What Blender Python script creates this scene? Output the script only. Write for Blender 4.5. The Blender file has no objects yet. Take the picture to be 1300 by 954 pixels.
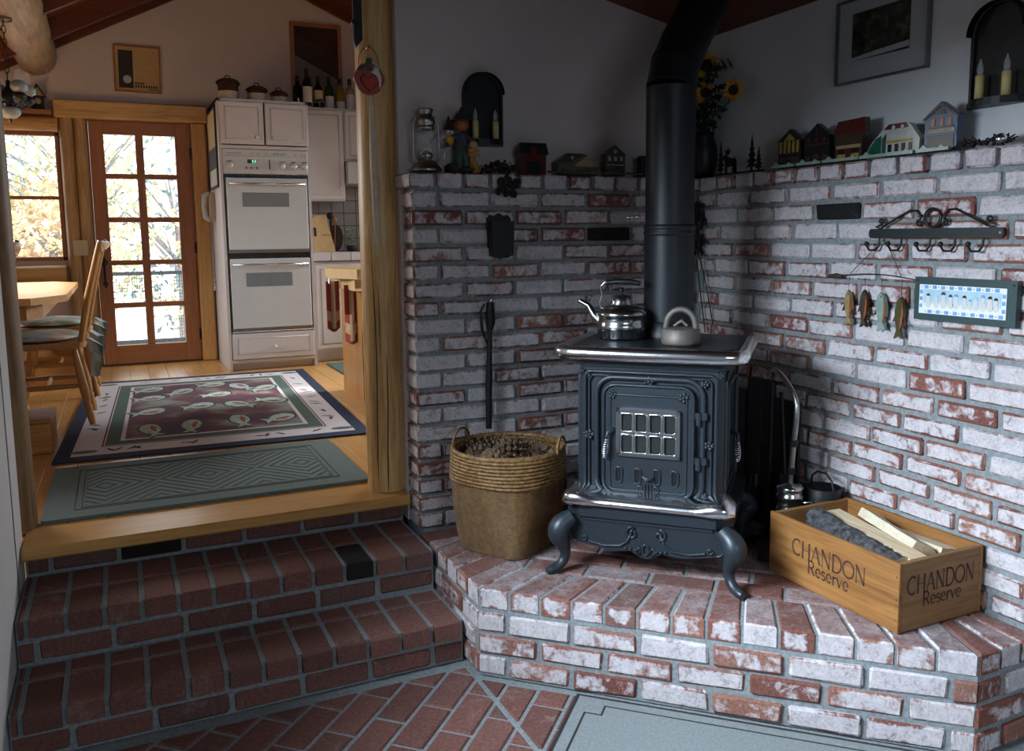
import bpy, math, random
from mathutils import Vector, Matrix
random.seed(7)
PI = math.pi
SC = bpy.context.scene
COL = SC.collection
S2 = math.sqrt(2)

# ------------------------------------------------------------------ camera
cam_d = bpy.data.cameras.new('camera'); cam = bpy.data.objects.new('camera', cam_d); COL.objects.link(cam)
YAW, PITCH, ROLL = 0.43275684, -0.12183982, -0.01107276
_f = Vector((math.sin(YAW)*math.cos(PITCH), math.cos(YAW)*math.cos(PITCH), math.sin(PITCH)))
_r = Vector((math.cos(YAW), -math.sin(YAW), 0)); _u = _r.cross(_f)
_r2 = _r*math.cos(ROLL)+_u*math.sin(ROLL); _u2 = -_r*math.sin(ROLL)+_u*math.cos(ROLL)
_m = Matrix((_r2, _u2, -_f)).transposed().to_4x4(); _m.translation = (-2.25586606, -2.98594636, 1.11380664)
cam.matrix_world = _m
cam_d.sensor_width = 36; cam_d.lens = 36*1078.63/1300; cam_d.shift_y = -45/1300; cam_d.clip_start = .02
SC.camera = cam

# ------------------------------------------------------------------ sky, daylight at the windows, added kitchen fill, exposure
W = bpy.data.worlds.new('sky'); SC.world = W; W.use_nodes = True
bg = W.node_tree.nodes['Background']; bg.inputs[0].default_value = (.86, .93, 1, 1); bg.inputs[1].default_value = 4.0
SC.view_settings.view_transform = 'Standard'; SC.view_settings.look = 'None'
SC.view_settings.exposure = 0.0; SC.view_settings.gamma = 1
SC.cycles.use_denoising = True; SC.cycles.max_bounces = 8; SC.cycles.diffuse_bounces = 4; SC.cycles.sample_clamp_indirect = 6

def area_light(name, loc, target, sx, sy, energy, col, spread=160):
    l = bpy.data.lights.new(name, 'AREA'); l.shape = 'RECTANGLE'; l.size = sx; l.size_y = sy
    l.energy = energy; l.color = col; l.spread = math.radians(spread)
    o = bpy.data.objects.new(name, l); COL.objects.link(o); o.location = loc
    d = Vector(target)-Vector(loc); o.rotation_euler = d.to_track_quat('-Z', 'Y').to_euler()
    return o
COOL = (.70, .85, 1.0)
# daylight entering by the living-room windows beside and behind the camera; the kitchen pair is added fill
area_light('daylight_side_window', (-2.585, -1.25, 1.15), (0, -1.50, -.42), .90, .80, 54, COOL, 80)
area_light('daylight_rear_window', (-1.5, -4.96, 1.55), (-1.35, -2.9, -.35), 1.4, .9, 27, COOL, 106)
area_light('fill_kitchen_left', (-3.72, 2.4, 1.5), (-2.5, 1.9, .1), 1.5, .9, 84, (.95, .98, 1), 130)  # added lamp to brighten the kitchen; a window here is only assumed
area_light('fill_kitchen_right', (1.56, 3.15, 1.62), (-2.0, 2.1, -.3), 1.0, .7, 52, (.95, .98, 1), 92)  # second added lamp, lifts the rug from the right; no known window
sun = bpy.data.lights.new('sun', 'SUN'); sun.energy = 2.5; sun.angle = .01; sun.color = (1, .95, .85)
sun_o = bpy.data.objects.new('sun', sun); COL.objects.link(sun_o); sun_o.rotation_euler = (math.radians(46), math.radians(14), 0)

# ------------------------------------------------------------------ mesh helpers
class MB:
    def __init__(s): s.V = []; s.F = []; s.M = []; s.S = []
    def add(s, V, F, m=0, sm=False):
        b = len(s.V); s.V += [tuple(v) for v in V]
        for f in F: s.F.append([b+i for i in f]); s.M.append(m); s.S.append(sm)
        return s
    def box(s, x0, x1, y0, y1, z0, z1, m=0, T=None, bev=0):
        if bev <= 0:
            V = [(x, y, z) for x in (x0, x1) for y in (y0, y1) for z in (z0, z1)]
            F = [(0,1,3,2), (4,6,7,5), (0,4,5,1), (2,3,7,6), (0,2,6,4), (1,5,7,3)]
        else: V, F, _ = chamfer(x0, x1, y0, y1, z0, z1, bev)
        if T: V = [T(*v) for v in V]
        return s.add(V, F, m)
    def tube(s, P, r, n=8, m=0, closed=False, caps=True, sm=True):
        P = [Vector(p) for p in P]; k = len(P)
        R = r if isinstance(r, (list, tuple)) else [r]*k
        V = []; up = None
        for i in range(k):
            if closed: t = P[(i+1) % k]-P[i-1]
            else: t = P[min(i+1, k-1)]-P[max(i-1, 0)]
            if t.length < 1e-9: t = Vector((0, 0, 1))
            t.normalize()
            if up is None:
                up = Vector((0, 0, 1)) if abs(t.z) < .9 else Vector((1, 0, 0))
            a = up - t*up.dot(t)
            if a.length < 1e-6: a = t.orthogonal()
            a.normalize(); b = t.cross(a); up = a
            for j in range(n):
                q = 2*PI*j/n; V.append(P[i]+(a*math.cos(q)+b*math.sin(q))*R[i])
        F = []
        for i in range(k if closed else k-1):
            i2 = (i+1) % k
            for j in range(n): F.append((i*n+j, i*n+(j+1) % n, i2*n+(j+1) % n, i2*n+j))
        s.add(V, F, m, sm)
        if caps and not closed:
            s.add(V[:n], [list(range(n))[::-1]], m); s.add(V[-n:], [list(range(n))], m)
        return s
    def cyl(s, p0, p1, r0, r1=None, n=16, m=0, caps=True, sm=True):
        return s.tube([p0, p1], [r0, r0 if r1 is None else r1], n, m, False, caps, sm)
    def lathe(s, prof, c=(0, 0, 0), n=24, m=0, T=None, sm=True, fn=None):
        V = []
        for (r, z) in prof:
            for j in range(n):
                q = 2*PI*j/n; rr = max(r, 1e-5)*(fn(q, z) if fn else 1)
                V.append((c[0]+rr*math.cos(q), c[1]+rr*math.sin(q), c[2]+z))
        if T: V = [T(*v) for v in V]
        F = []
        for i in range(len(prof)-1):
            for j in range(n): F.append((i*n+j, i*n+(j+1) % n, (i+1)*n+(j+1) % n, (i+1)*n+j))
        return s.add(V, F, m, sm)
    def ball(s, c, r, n=12, k=8, m=0, T=None):
        rx, ry, rz = r if isinstance(r, (list, tuple)) else (r, r, r)
        V = []
        for i in range(k+1):
            a = -PI/2+PI*i/k
            for j in range(n):
                q = 2*PI*j/n; cr = max(math.cos(a), 1e-4)
                V.append((c[0]+rx*cr*math.cos(q), c[1]+ry*cr*math.sin(q), c[2]+rz*math.sin(a)))
        if T: V = [T(*v) for v in V]
        F = [(i*n+j, i*n+(j+1) % n, (i+1)*n+(j+1) % n, (i+1)*n+j) for i in range(k) for j in range(n)]
        return s.add(V, F, m, True)
    def prism(s, poly, T, w0, w1, m=0, ms=None):
        """2-D outline (u, v) pulled from w0 to w1; T maps (u, v, w) to space"""
        n = len(poly)
        if sum(poly[i-1][0]*poly[i][1]-poly[i][0]*poly[i-1][1] for i in range(n)) < 0: poly = poly[::-1]
        V = [T(u, v, w0) for u, v in poly]+[T(u, v, w1) for u, v in poly]
        s.add(V, [list(range(n))[::-1], [n+i for i in range(n)]], m)
        s.add(V, [(i, (i+1) % n, n+(i+1) % n, n+i) for i in range(n)], m if ms is None else ms)
        return s

def chamfer(x0, x1, y0, y1, z0, z1, b, jit=0, rnd=None):
    X = (x0, x1); Y = (y0, y1); Z = (z0, z1); V = []; idx = {}
    for i in (0, 1):
        for j in (0, 1):
            for k in (0, 1):
                bb = b if not jit else b*(1+jit*rnd.uniform(-.7, 1.6))
                dx = bb*(1-2*i); dy = bb*(1-2*j); dz = bb*(1-2*k)
                idx[i, j, k, 0] = len(V); V.append((X[i], Y[j]+dy, Z[k]+dz))
                idx[i, j, k, 1] = len(V); V.append((X[i]+dx, Y[j], Z[k]+dz))
                idx[i, j, k, 2] = len(V); V.append((X[i]+dx, Y[j]+dy, Z[k]))
    c = Vector(((x0+x1)/2, (y0+y1)/2, (z0+z1)/2)); F = []; E = []
    for a in range(3):
        for s_ in (0, 1):
            o = [(0, 0), (1, 0), (1, 1), (0, 1)]
            q = []
            for (p_, r_) in o:
                key = [0, 0, 0]; key[a] = s_; key[(a+1) % 3] = p_; key[(a+2) % 3] = r_
                q.append(idx[key[0], key[1], key[2], a])
            F.append(q if s_ else q[::-1])
    for a in range(3):
        b1, b2 = (a+1) % 3, (a+2) % 3
        for p_ in (0, 1):
            for r_ in (0, 1):
                k0 = [0, 0, 0]; k0[b1] = p_; k0[b2] = r_; k1 = list(k0); k1[a] = 1
                q = [idx[(*k0, b1)], idx[(*k1, b1)], idx[(*k1, b2)], idx[(*k0, b2)]]
                nrm = (Vector(V[q[1]])-Vector(V[q[0]])).cross(Vector(V[q[2]])-Vector(V[q[0]]))
                if nrm.dot(Vector(V[q[0]])-c) < 0: q = q[::-1]
                E.append(q)
    for i in (0, 1):
        for j in (0, 1):
            for k in (0, 1):
                q = [idx[i, j, k, 0], idx[i, j, k, 1], idx[i, j, k, 2]]
                nrm = (Vector(V[q[1]])-Vector(V[q[0]])).cross(Vector(V[q[2]])-Vector(V[q[0]]))
                if nrm.dot(Vector(V[q[0]])-c) < 0: q = q[::-1]
                E.append(q)
    return V, F+E, len(F)

def mesh_of(name, mb, mats):
    me = bpy.data.meshes.new(name); me.from_pydata(mb.V, [], mb.F)
    for m in (mats if isinstance(mats, (list, tuple)) else [mats]): me.materials.append(MAT[m])
    me.polygons.foreach_set('material_index', mb.M); me.polygons.foreach_set('use_smooth', mb.S)
    me.update(); return me
def obj(name, mb, mats, parent=None, loc=None, label=None, cat=None, group=None, kind=None):
    me = mb if isinstance(mb, bpy.types.Mesh) else mesh_of(name, mb, mats)
    o = bpy.data.objects.new(name, me); COL.objects.link(o)
    if parent: o.parent = parent
    if loc: o.location = loc
    tag(o, label, cat, group, kind); return o
def tag(o, label=None, cat=None, group=None, kind=None):
    for k, v in (('label', label), ('category', cat), ('group', group), ('kind', kind)):
        if v: o[k] = v
    return o
def thing(name, label, cat, loc=(0, 0, 0), rotz=0, group=None):
    o = bpy.data.objects.new(name, None); COL.objects.link(o); o.empty_display_size = .05
    o.location = loc; o.rotation_euler = (0, 0, rotz); return tag(o, label, cat, group)
def frame(o, u, v):
    """(u, v, w) -> space with w = u x v"""
    o, u, v = Vector(o), Vector(u), Vector(v); w = u.cross(v)
    return lambda a, b, c=0: tuple(o+u*a+v*b+w*c)
def copy_tree(o, parent=None, loc=None, rotz=None):
    c = o.copy(); COL.objects.link(c); c.parent = parent
    if loc: c.location = loc
    if rotz is not None: c.rotation_euler = (0, 0, rotz)
    for ch in list(o.children): copy_tree(ch, c)
    return c
def arc(cx, cy, r, a0, a1, n=12, ry=None):
    return [(cx+r*math.cos(math.radians(a0+(a1-a0)*i/n)), cy+(ry or r)*math.sin(math.radians(a0+(a1-a0)*i/n))) for i in range(n+1)]
def rrect(x0, x1, y0, y1, r, n=5):
    return arc(x1-r, y0+r, r, -90, 0, n)+arc(x1-r, y1-r, r, 0, 90, n)+arc(x0+r, y1-r, r, 90, 180, n)+arc(x0+r, y0+r, r, 180, 270, n)
def spiral(cx, cy, r0, r1, a0, turns, n=22):
    return [(cx+(r0+(r1-r0)*i/n)*math.cos(math.radians(a0)+turns*2*PI*i/n), cy+(r0+(r1-r0)*i/n)*math.sin(math.radians(a0)+turns*2*PI*i/n)) for i in range(n+1)]

def smooth(P, R, k=4):
    """Catmull-Rom points and radii"""
    P = [Vector(p) for p in P]; n = len(P); q = []; r = []
    for i in range(n-1):
        a, b, c, d = P[max(i-1, 0)], P[i], P[i+1], P[min(i+2, n-1)]; ra, rb, rc, rd = R[max(i-1, 0)], R[i], R[i+1], R[min(i+2, n-1)]
        for j in range(k):
            t = j/k; h = lambda w, x, y, z: .5*((2*x)+(y-w)*t+(2*w-5*x+4*y-z)*t*t+(3*x-w-3*y+z)*t**3)
            q.append(h(a, b, c, d)); r.append(h(ra, rb, rc, rd))
    return q+[P[-1]], r+[R[-1]]

# ------------------------------------------------------------------ materials
MAT = {}
class NT:
    def __init__(s, name):
        m = bpy.data.materials.new(name); m.use_nodes = True; MAT[name] = m; s.m = m; s.t = m.node_tree
        s.b = s.t.nodes['Principled BSDF']
    def n(s, typ, **k):
        x = s.t.nodes.new(typ)
        for a, v in k.items():
            if a.startswith('i_'):
                key = a[2:]; key = int(key) if key.isdigit() else key.replace('_', ' ')
                if hasattr(v, 'links') or isinstance(v, bpy.types.NodeSocket): s.t.links.new(v, x.inputs[key])
                else: x.inputs[key].default_value = v
            else: setattr(x, a, v)
        return x
    def link(s, a, b): s.t.links.new(a, b)
    def math(s, op, a, b=0.0, c=None):
        x = s.t.nodes.new('ShaderNodeMath'); x.operation = op
        for i, v in enumerate((a, b) if c is None else (a, b, c)):
            if isinstance(v, bpy.types.NodeSocket): s.link(v, x.inputs[i])
            else: x.inputs[i].default_value = v
        return x.outputs[0]
    def mix(s, f, a, b, blend='MIX'):
        x = s.t.nodes.new('ShaderNodeMix'); x.data_type = 'RGBA'; x.blend_type = blend
        for i, v in ((0, f), (6, a), (7, b)):
            if isinstance(v, bpy.types.NodeSocket): s.link(v, x.inputs[i])
            else: x.inputs[i].default_value = (*v, 1) if isinstance(v, tuple) and len(v) == 3 else v
        return x.outputs[2]
    def ramp(s, f, stops):
        x = s.t.nodes.new('ShaderNodeValToRGB'); s.link(f, x.inputs[0]); e = x.color_ramp.elements
        while len(e) < len(stops): e.new(.5)
        for i, (p, c) in enumerate(stops): e[i].position = p; e[i].color = (*c, 1) if len(c) == 3 else c
        return x.outputs[0]
    def noise(s, vec, scale, detail=4, rough=.6, dist=0):
        return s.n('ShaderNodeTexNoise', i_Vector=vec, i_Scale=scale, i_Detail=detail, i_Roughness=rough, i_Distortion=dist).outputs[0]
    def coord(s, which='Object', scale=None, rnd=True):
        tc = s.n('ShaderNodeTexCoord').outputs[which]
        if scale:
            tc = s.n('ShaderNodeMapping', i_Vector=tc, i_Scale=scale).outputs[0]
        if rnd:
            r = s.n('ShaderNodeObjectInfo').outputs['Random']
            c = s.n('ShaderNodeCombineXYZ', i_X=s.math('MULTIPLY', r, 37.), i_Y=s.math('MULTIPLY', r, 91.), i_Z=s.math('MULTIPLY', r, 13.)).outputs[0]
            v = s.n('ShaderNodeVectorMath', operation='ADD'); s.link(tc, v.inputs[0]); s.link(c, v.inputs[1]); tc = v.outputs[0]
        return tc
    def bump(s, h, strength=.3, dist=.005):
        b = s.n('ShaderNodeBump', i_Height=h, i_Strength=strength, i_Distance=dist); s.link(b.outputs[0], s.b.inputs['Normal'])
    def out(s, col=None, rough=None, metal=None, spec=None):
        for k, v in (('Base Color', col), ('Roughness', rough), ('Metallic', metal), ('Specular IOR Level', spec)):
            if v is None: continue
            if isinstance(v, bpy.types.NodeSocket): s.link(v, s.b.inputs[k])
            else: s.b.inputs[k].default_value = (*v, 1) if isinstance(v, tuple) else v
        return s
def plain(name, col, rough=.6, metal=0, var=.12, scale=30, bump=0, spec=.5):
    s = NT(name); v = s.coord(); n = s.noise(v, scale, 3)
    a = tuple(max(0, c*(1-var)) for c in col); b = tuple(min(1, c*(1+var)) for c in col)
    s.out(s.ramp(n, [(.3, a), (.7, b)]), rough, metal, spec)
    if bump: s.bump(n, bump, .004)
    return s
def wood(name, c1, c2, c3, axis='z', fine=26, rough=.5, knots=False, spec=.4):
    s = NT(name); st = {'x': (.06, 1, 1), 'y': (1, .06, 1), 'z': (1, 1, .06)}[axis]
    v = s.coord(scale=st); n = s.noise(v, fine*2.6, 6, .66, .8)
    v2 = s.coord(scale=tuple(.4 if q == 1 else .12 for q in st)); n2 = s.noise(v2, fine*.8, 2, .5)
    col = s.ramp(s.math('ADD', s.math('MULTIPLY', n, .65), s.math('MULTIPLY', n2, .35)), [(.34, c1), (.5, c2), (.66, c3)])
    if knots:
        k = s.n('ShaderNodeTexVoronoi', i_Vector=s.coord(scale=tuple(1 if q == 1 else .35 for q in st)), i_Scale=3.2)
        f = s.n('ShaderNodeMapRange', i_Value=k.outputs['Distance'], i_1=.03, i_2=.09, i_3=.85, i_4=0).outputs[0]
        col = s.mix(f, col, tuple(q*.35 for q in c1))
    s.out(col, rough, 0, spec); s.bump(n, .12, .003); return s
def brick_mat(name, cover, reds, white, wv=.18, soft=.11, rim=0):
    s = NT(name); R = s.n('ShaderNodeObjectInfo').outputs['Random']
    v = s.coord(); A = s.noise(v, 30, 6, .68, .5); B = s.noise(v, 9, 3, .55); Cn = s.noise(v, 120, 3, .7)
    fr = s.math('FRACT', s.math('MULTIPLY', R, 7.13)); fr2 = s.math('FRACT', s.math('MULTIPLY', R, 23.7))
    h = s.math('ADD', s.math('MULTIPLY', A, .55), s.math('MULTIPLY', B, .45))
    lo = s.math('ADD', .62-cover*.30, s.math('MULTIPLY', s.math('SUBTRACT', fr, .5), wv))
    if rim:
        g = s.n('ShaderNodeSeparateXYZ', i_0=s.n('ShaderNodeTexCoord').outputs['Generated'])
        nn = s.n('ShaderNodeSeparateXYZ', i_0=s.n('ShaderNodeTexCoord').outputs['Normal'])
        e_ = [s.math('ADD', s.math('MULTIPLY', s.math('MINIMUM', g.outputs[i], s.math('SUBTRACT', 1., g.outputs[i])), d), s.math('GREATER_THAN', s.math('ABSOLUTE', nn.outputs[i]), .8)) for i, d in ((0, .195), (1, .096), (2, .0535))]
        e_ = s.math('MINIMUM', s.math('MINIMUM', e_[0], e_[1]), e_[2])
        lo = s.math('ADD', lo, s.n('ShaderNodeMapRange', i_Value=e_, i_1=0., i_2=.011, i_3=rim, i_4=0.).outputs[0])
    mask = s.n('ShaderNodeMapRange', i_Value=h, i_1=lo, i_2=s.math('ADD', lo, soft), i_3=0., i_4=1.).outputs[0]
    red = s.ramp(fr2, [(0, reds[0]), (.35, reds[1]), (.7, reds[2]), (1, reds[3])])
    red = s.mix(1.0, red, s.ramp(Cn, [(.3, (.62, .62, .62)), (.7, (1.25, 1.25, 1.25))]), 'MULTIPLY')
    wh = s.ramp(s.math('ADD', s.math('MULTIPLY', Cn, .5), s.math('MULTIPLY', A, .5)), [(.34, tuple(c*.45 for c in white)), (.47, tuple(c*.80 for c in white)), (.60, white)])
    col = s.mix(s.math('MULTIPLY', mask, .92), red, wh)
    s.out(col, .88, 0, .3); s.bump(s.math('ADD', s.math('MULTIPLY', A, .7), s.math('MULTIPLY', Cn, .3)), .55, .006); return s
REDS = [(.17, .062, .048), (.24, .090, .066), (.30, .130, .090), (.19, .10, .085)]
REDS2 = [(.14, .062, .050), (.18, .077, .060), (.20, .088, .068), (.135, .07, .06)]
brick_mat('brick_wall', .98, REDS, (.66, .60, .61), .26, .10, .20)
brick_mat('brick_edge', .62, REDS, (.58, .52, .52), .3)
brick_mat('brick_hearth', .88, REDS, (.64, .58, .59), .28, .10, .18)
brick_mat('brick_top', .72, REDS2, (.40, .34, .345), .30, .36)
brick_mat('brick_step', .16, REDS2, (.30, .22, .20), .14, .25)
brick_mat('brick_black', .0, [(.012, .010, .010), (.016, .013, .012), (.02, .015, .013), (.012, .01, .01)], (.05, .04, .04), .05)
s = plain('mortar', (.22, .24, .245), .95, 0, .25, 90, .5)
plain('plaster', (.58, .50, .47), .9, 0, .03, 6, .05)
plain('plaster_cool', (.62, .62, .62), .9, 0, .03, 6, .05)
wood('pine', (.50, .25, .075), (.60, .33, .11), (.68, .40, .15), 'y', 22, .28)
wood('pine_x', (.46, .22, .06), (.56, .29, .085), (.64, .36, .12), 'x', 24, .32)
wood('pine_z', (.46, .23, .07), (.56, .31, .10), (.64, .38, .14), 'z', 24, .4)
wood('log_honey', (.34, .17, .05), (.62, .36, .13), (.78, .54, .26), 'z', 24, .42, True)
wood('log_dark', (.085, .045, .02), (.19, .108, .048), (.29, .175, .085), 'z', 26, .55, True)
wood('log_pale', (.20, .11, .045), (.40, .25, .11), (.56, .39, .20), 'z', 26, .5, True)
wood('log_y', (.15, .095, .045), (.30, .205, .105), (.42, .31, .18), 'y', 22, .5, True)
wood('log_x', (.32, .17, .055), (.54, .32, .115), (.66, .44, .19), 'x', 24, .5, True)
wood('redwood', (.24, .090, .032), (.32, .125, .045), (.38, .16, .06), 'z', 24, .45)
wood('redwood_x', (.24, .090, .032), (.32, .125, .045), (.38, .16, .06), 'x', 24, .45)
wood('ceiling_red', (.085, .018, .007), (.115, .027, .010), (.14, .035, .013), 'x', 18, .5)
wood('oak', (.28, .12, .03), (.40, .19, .055), (.48, .25, .08), 'z', 28, .38)
wood('oak_x', (.28, .12, .03), (.40, .19, .055), (.48, .25, .08), 'x', 28, .38)
wood('oak_y', (.28, .12, .03), (.40, .19, .055), (.48, .25, .08), 'y', 28, .38)
wood('crate_y', (.15, .060, .014), (.27, .115, .029), (.36, .165, .046), 'y', 22, .6, True)
wood('crate_x', (.15, .072, .026), (.24, .118, .042), (.30, .155, .058), 'x', 22, .6)
wood('maple', (.50, .31, .13), (.62, .42, .20), (.70, .50, .26), 'z', 22, .5)
wood('split_wood', (.46, .32, .18), (.60, .45, .28), (.72, .58, .40), 'y', 30, .8)
plain('white_wood', (.60, .51, .37), .8, 0, .1, 40, .2)
plain('bark', (.048, .045, .047), .95, 0, .9, 60, 1.0)
s = NT('cast_iron'); n_ = s.noise(s.coord(), 140, 3); s.out(s.ramp(n_, [(.3, (.019, .025, .032)), (.7, (.028, .036, .044))]), .40, .25, .5); s.bump(n_, .12, .002)
plain('cast_iron_top', (.014, .017, .021), .35, .3, .2, 80)
s = NT('pipe_black'); n_ = s.noise(s.coord(), 12, 3); s.out(s.ramp(n_, [(.3, (.007, .0085, .011)), (.7, (.011, .0135, .017))]), .46, .2, .5)
plain('black_iron', (.010, .010, .011), .45, .3, .3, 60, .2)
plain('dark_green_iron', (.012, .018, .018), .5, .2, .2, 60)
plain('chrome', (.82, .84, .87), .19, 1, .04, 20)
plain('nickel', (.52, .53, .54), .20, 1, .15, 30)
plain('pewter', (.38, .37, .35), .32, 1, .2, 40)
plain('grey_iron', (.16, .135, .12), .55, .5, .2, 60, .1)
plain('white_enamel', (.64, .60, .585), .42, 0, .02, 8)
plain('oven_white', (.60, .63, .64), .18, 0, .02, 8)
plain('oven_window', (.20, .23, .25), .08, 0, .05, 8)
plain('oven_panel', (.58, .58, .55), .35, 0, .02, 8)
plain('oven_black', (.012, .014, .015), .2, 0, .1, 20)
plain('counter_tile', (.60, .58, .60), .25, 0, .05, 14)
plain('wall_tile', (.44, .42, .42), .3, 0, .05, 14)
plain('grout', (.12, .115, .115), .9, 0, .1, 50)
plain('crock_brown', (.055, .028, .020), .22, 0, .25, 20)
plain('crock_cream', (.42, .36, .27), .4, 0, .2, 60)
plain('paper', (.62, .60, .55), .8, 0, .05, 30)
plain('paper_cream', (.62, .52, .28), .8, 0, .05, 30)
plain('tan_card', (.46, .31, .13), .75, 0, .08, 10)
plain('ink', (.02, .018, .017), .7, 0, .2, 60)
plain('text_brown', (.055, .022, .012), .8, 0, .3, 60)
plain('bottle_dark', (.008, .012, .007), .08, 0, .2, 10)
plain('bottle_green', (.020, .045, .014), .08, 0, .2, 10)
plain('bottle_amber', (.20, .13, .02), .10, 0, .2, 10)
plain('bottle_pale', (.26, .24, .20), .10, 0, .1, 10)
plain('navy', (.012, .022, .06), .95, 0, .25, 200, .2)
plain('rug_cream', (.66, .63, .65), .95, 0, .1, 200, .2)
plain('rug_green', (.075, .125, .105), .95, 0, .2, 200, .2)
plain('rug_red', (.16, .03, .04), .95, 0, .2, 200, .2)
plain('rug_fish', (.40, .50, .44), .95, 0, .45, 45, .2)
plain('rug_fish_dark', (.035, .06, .06), .95, 0, .3, 80, .2)
plain('rug_belly', (.30, .09, .10), .95, 0, .3, 80, .2)
s = NT('rug_field'); v_ = s.coord(rnd=False); n_ = s.noise(v_, 3.2, 2, .5); f_ = s.noise(v_, 160, 2)
s.out(s.mix(1., s.ramp(n_, [(.36, (.075, .038, .075)), (.5, (.16, .06, .075)), (.64, (.27, .29, .255))]), s.ramp(f_, [(.3, (.6, .6, .6)), (.7, (1.3, 1.3, 1.3))]), 'MULTIPLY'), .95); s.bump(f_, .3, .003)
plain('towel_red', (.28, .06, .06), .95, 0, .2, 120, .3)
plain('towel_cream', (.50, .38, .27), .95, 0, .15, 120, .3)
plain('pumpkin_red', (.34, .05, .02), .45, 0, .2, 20)
plain('heart_red', (.40, .025, .015), .4, 0, .2, 30)
plain('leaf_green', (.03, .075, .045), .6, 0, .3, 40)
plain('ghost_white', (.62, .60, .58), .6, 0, .05, 30)
plain('candle', (.55, .43, .18), .5, 0, .1, 20)
plain('petal', (.62, .27, .012), .7, 0, .35, 40)
plain('seed_dark', (.018, .011, .008), .9, 0, .4, 90, .5)
plain('brown_cone', (.045, .022, .012), .8, 0, .4, 60, .2)
plain('cone_tip', (.17, .105, .06), .8, 0, .3, 60)
plain('straw_gold', (.40, .20, .05), .8, 0, .4, 80, .3)
plain('dark_cloth', (.035, .028, .03), .9, 0, .4, 60)
plain('plaid_blue', (.06, .055, .08), .9, 0, .5, 90)
plain('outlet_ivory', (.52, .44, .30), .4, 0, .03, 20)
plain('hand_glass', (.55, .58, .56), .15, 0, .05, 10)
plain('shade_grey', (.26, .30, .31), .25, 0, .1, 12)
plain('teal_frame', (.020, .048, .048), .5, 0, .12, 40)
plain('tile_white', (.80, .80, .78), .25, 0, .03, 20)
plain('tile_blue', (.16, .34, .60), .3, 0, .25, 40)
plain('tile_sky', (.42, .60, .68), .3, 0, .12, 20)
plain('silver_frame', (.20, .21, .22), .3, .8, .1, 20)
plain('matboard', (.40, .42, .43), .8, 0, .03, 20)
for nm, c in dict(h_yellow=(.34, .22, .03), h_black=(.012, .011, .012), h_red=(.085, .014, .010), h_tan=(.30, .22, .10), h_white=(.40, .40, .37), h_green=(.015, .08, .055), h_blue=(.035, .075, .14), h_orange=(.30, .09, .03), h_mint=(.22, .30, .25), h_brown=(.05, .028, .02), h_olive=(.07, .062, .025)).items(): plain(nm, c, .25, 0, .15, 40)
def glass(name, col, alpha, rough=.03):
    s = NT(name); s.out(col, rough, 0, .6); s.b.inputs['Alpha'].default_value = alpha; return s
glass('pane', (.9, .95, .95), .06); glass('lamp_glass', (.75, .8, .8), .22); glass('stove_glass', (.03, .035, .032), .85)
s = NT('display'); s.out((.01, .02, .015), .2); s.b.inputs['Emission Color'].default_value = (.25, 1, .6, 1); s.b.inputs['Emission Strength'].default_value = 1.0
s = NT('floral'); v_ = s.coord(); vo = s.n('ShaderNodeTexVoronoi', i_Vector=v_, i_Scale=17.); n_ = s.noise(v_, 16, 3)
cc = s.ramp(s.n('ShaderNodeSeparateColor', i_0=vo.outputs['Color']).outputs[0], [(0, (.20, .32, .55)), (.3, (.55, .65, .60)), (.55, (.18, .34, .24)), (.75, (.65, .72, .66)), (1, (.65, .27, .16))])
s.out(s.mix(.35, cc, s.ramp(n_, [(.35, (.46, .56, .52)), (.65, (.72, .78, .72))])), .95); s.bump(n_, .3, .01)
s = NT('wicker'); v_ = s.coord('Object', rnd=False); w1 = s.n('ShaderNodeTexWave', i_Vector=v_, i_Scale=62., i_Distortion=1.6, i_Detail=1., bands_direction='Z').outputs['Fac']
n_ = s.noise(v_, 60, 4); nb = s.noise(s.coord(scale=(1, 1, .15), rnd=False), 34, 3)
h_ = s.math('ADD', s.math('MULTIPLY', w1, .5), s.math('MULTIPLY', nb, .5))
s.out(s.ramp(s.math('ADD', s.math('MULTIPLY', h_, .6), s.math('MULTIPLY', n_, .4)), [(.3, (.050, .023, .007)), (.5, (.185, .092, .027)), (.7, (.34, .19, .062))]), .6); s.bump(h_, .8, .006)
s = NT('wicker_rim'); v_ = s.coord('Object', rnd=False); n_ = s.noise(v_, 70, 4); s.out(s.ramp(n_, [(.3, (.070, .031, .010)), (.5, (.20, .102, .032)), (.7, (.36, .21, .075))]), .5); s.bump(n_, .5, .004)
s = NT('green_mat'); v_ = s.coord('Object', rnd=False); sx_ = s.n('ShaderNodeSeparateXYZ', i_0=v_)
px = s.math('PINGPONG', sx_.outputs[0], .195); py = s.math('ABSOLUTE', sx_.outputs[1])
dd = s.math('ADD', px, s.math('MULTIPLY', py, .85)); wv_ = s.math('SINE', s.math('MULTIPLY', dd, 128.))
inx = s.math('LESS_THAN', s.math('ABSOLUTE', sx_.outputs[0]), .46); iny = s.math('LESS_THAN', py, .25); msk = s.math('MULTIPLY', inx, iny)
ln_ = s.math('MULTIPLY', wv_, msk); f_ = s.noise(v_, 260, 2)
s.out(s.mix(1., s.ramp(s.math('ADD', s.math('MULTIPLY', ln_, .3), .5), [(.22, (.060, .088, .082)), (.5, (.145, .190, .180)), (.8, (.175, .225, .215))]), s.ramp(f_, [(.3, (.65, .65, .65)), (.7, (1.25, 1.25, 1.25))]), 'MULTIPLY'), .95)
s.bump(s.math('ADD', s.math('MULTIPLY', ln_, .5), s.math('MULTIPLY', f_, .5)), .7, .008)
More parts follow.
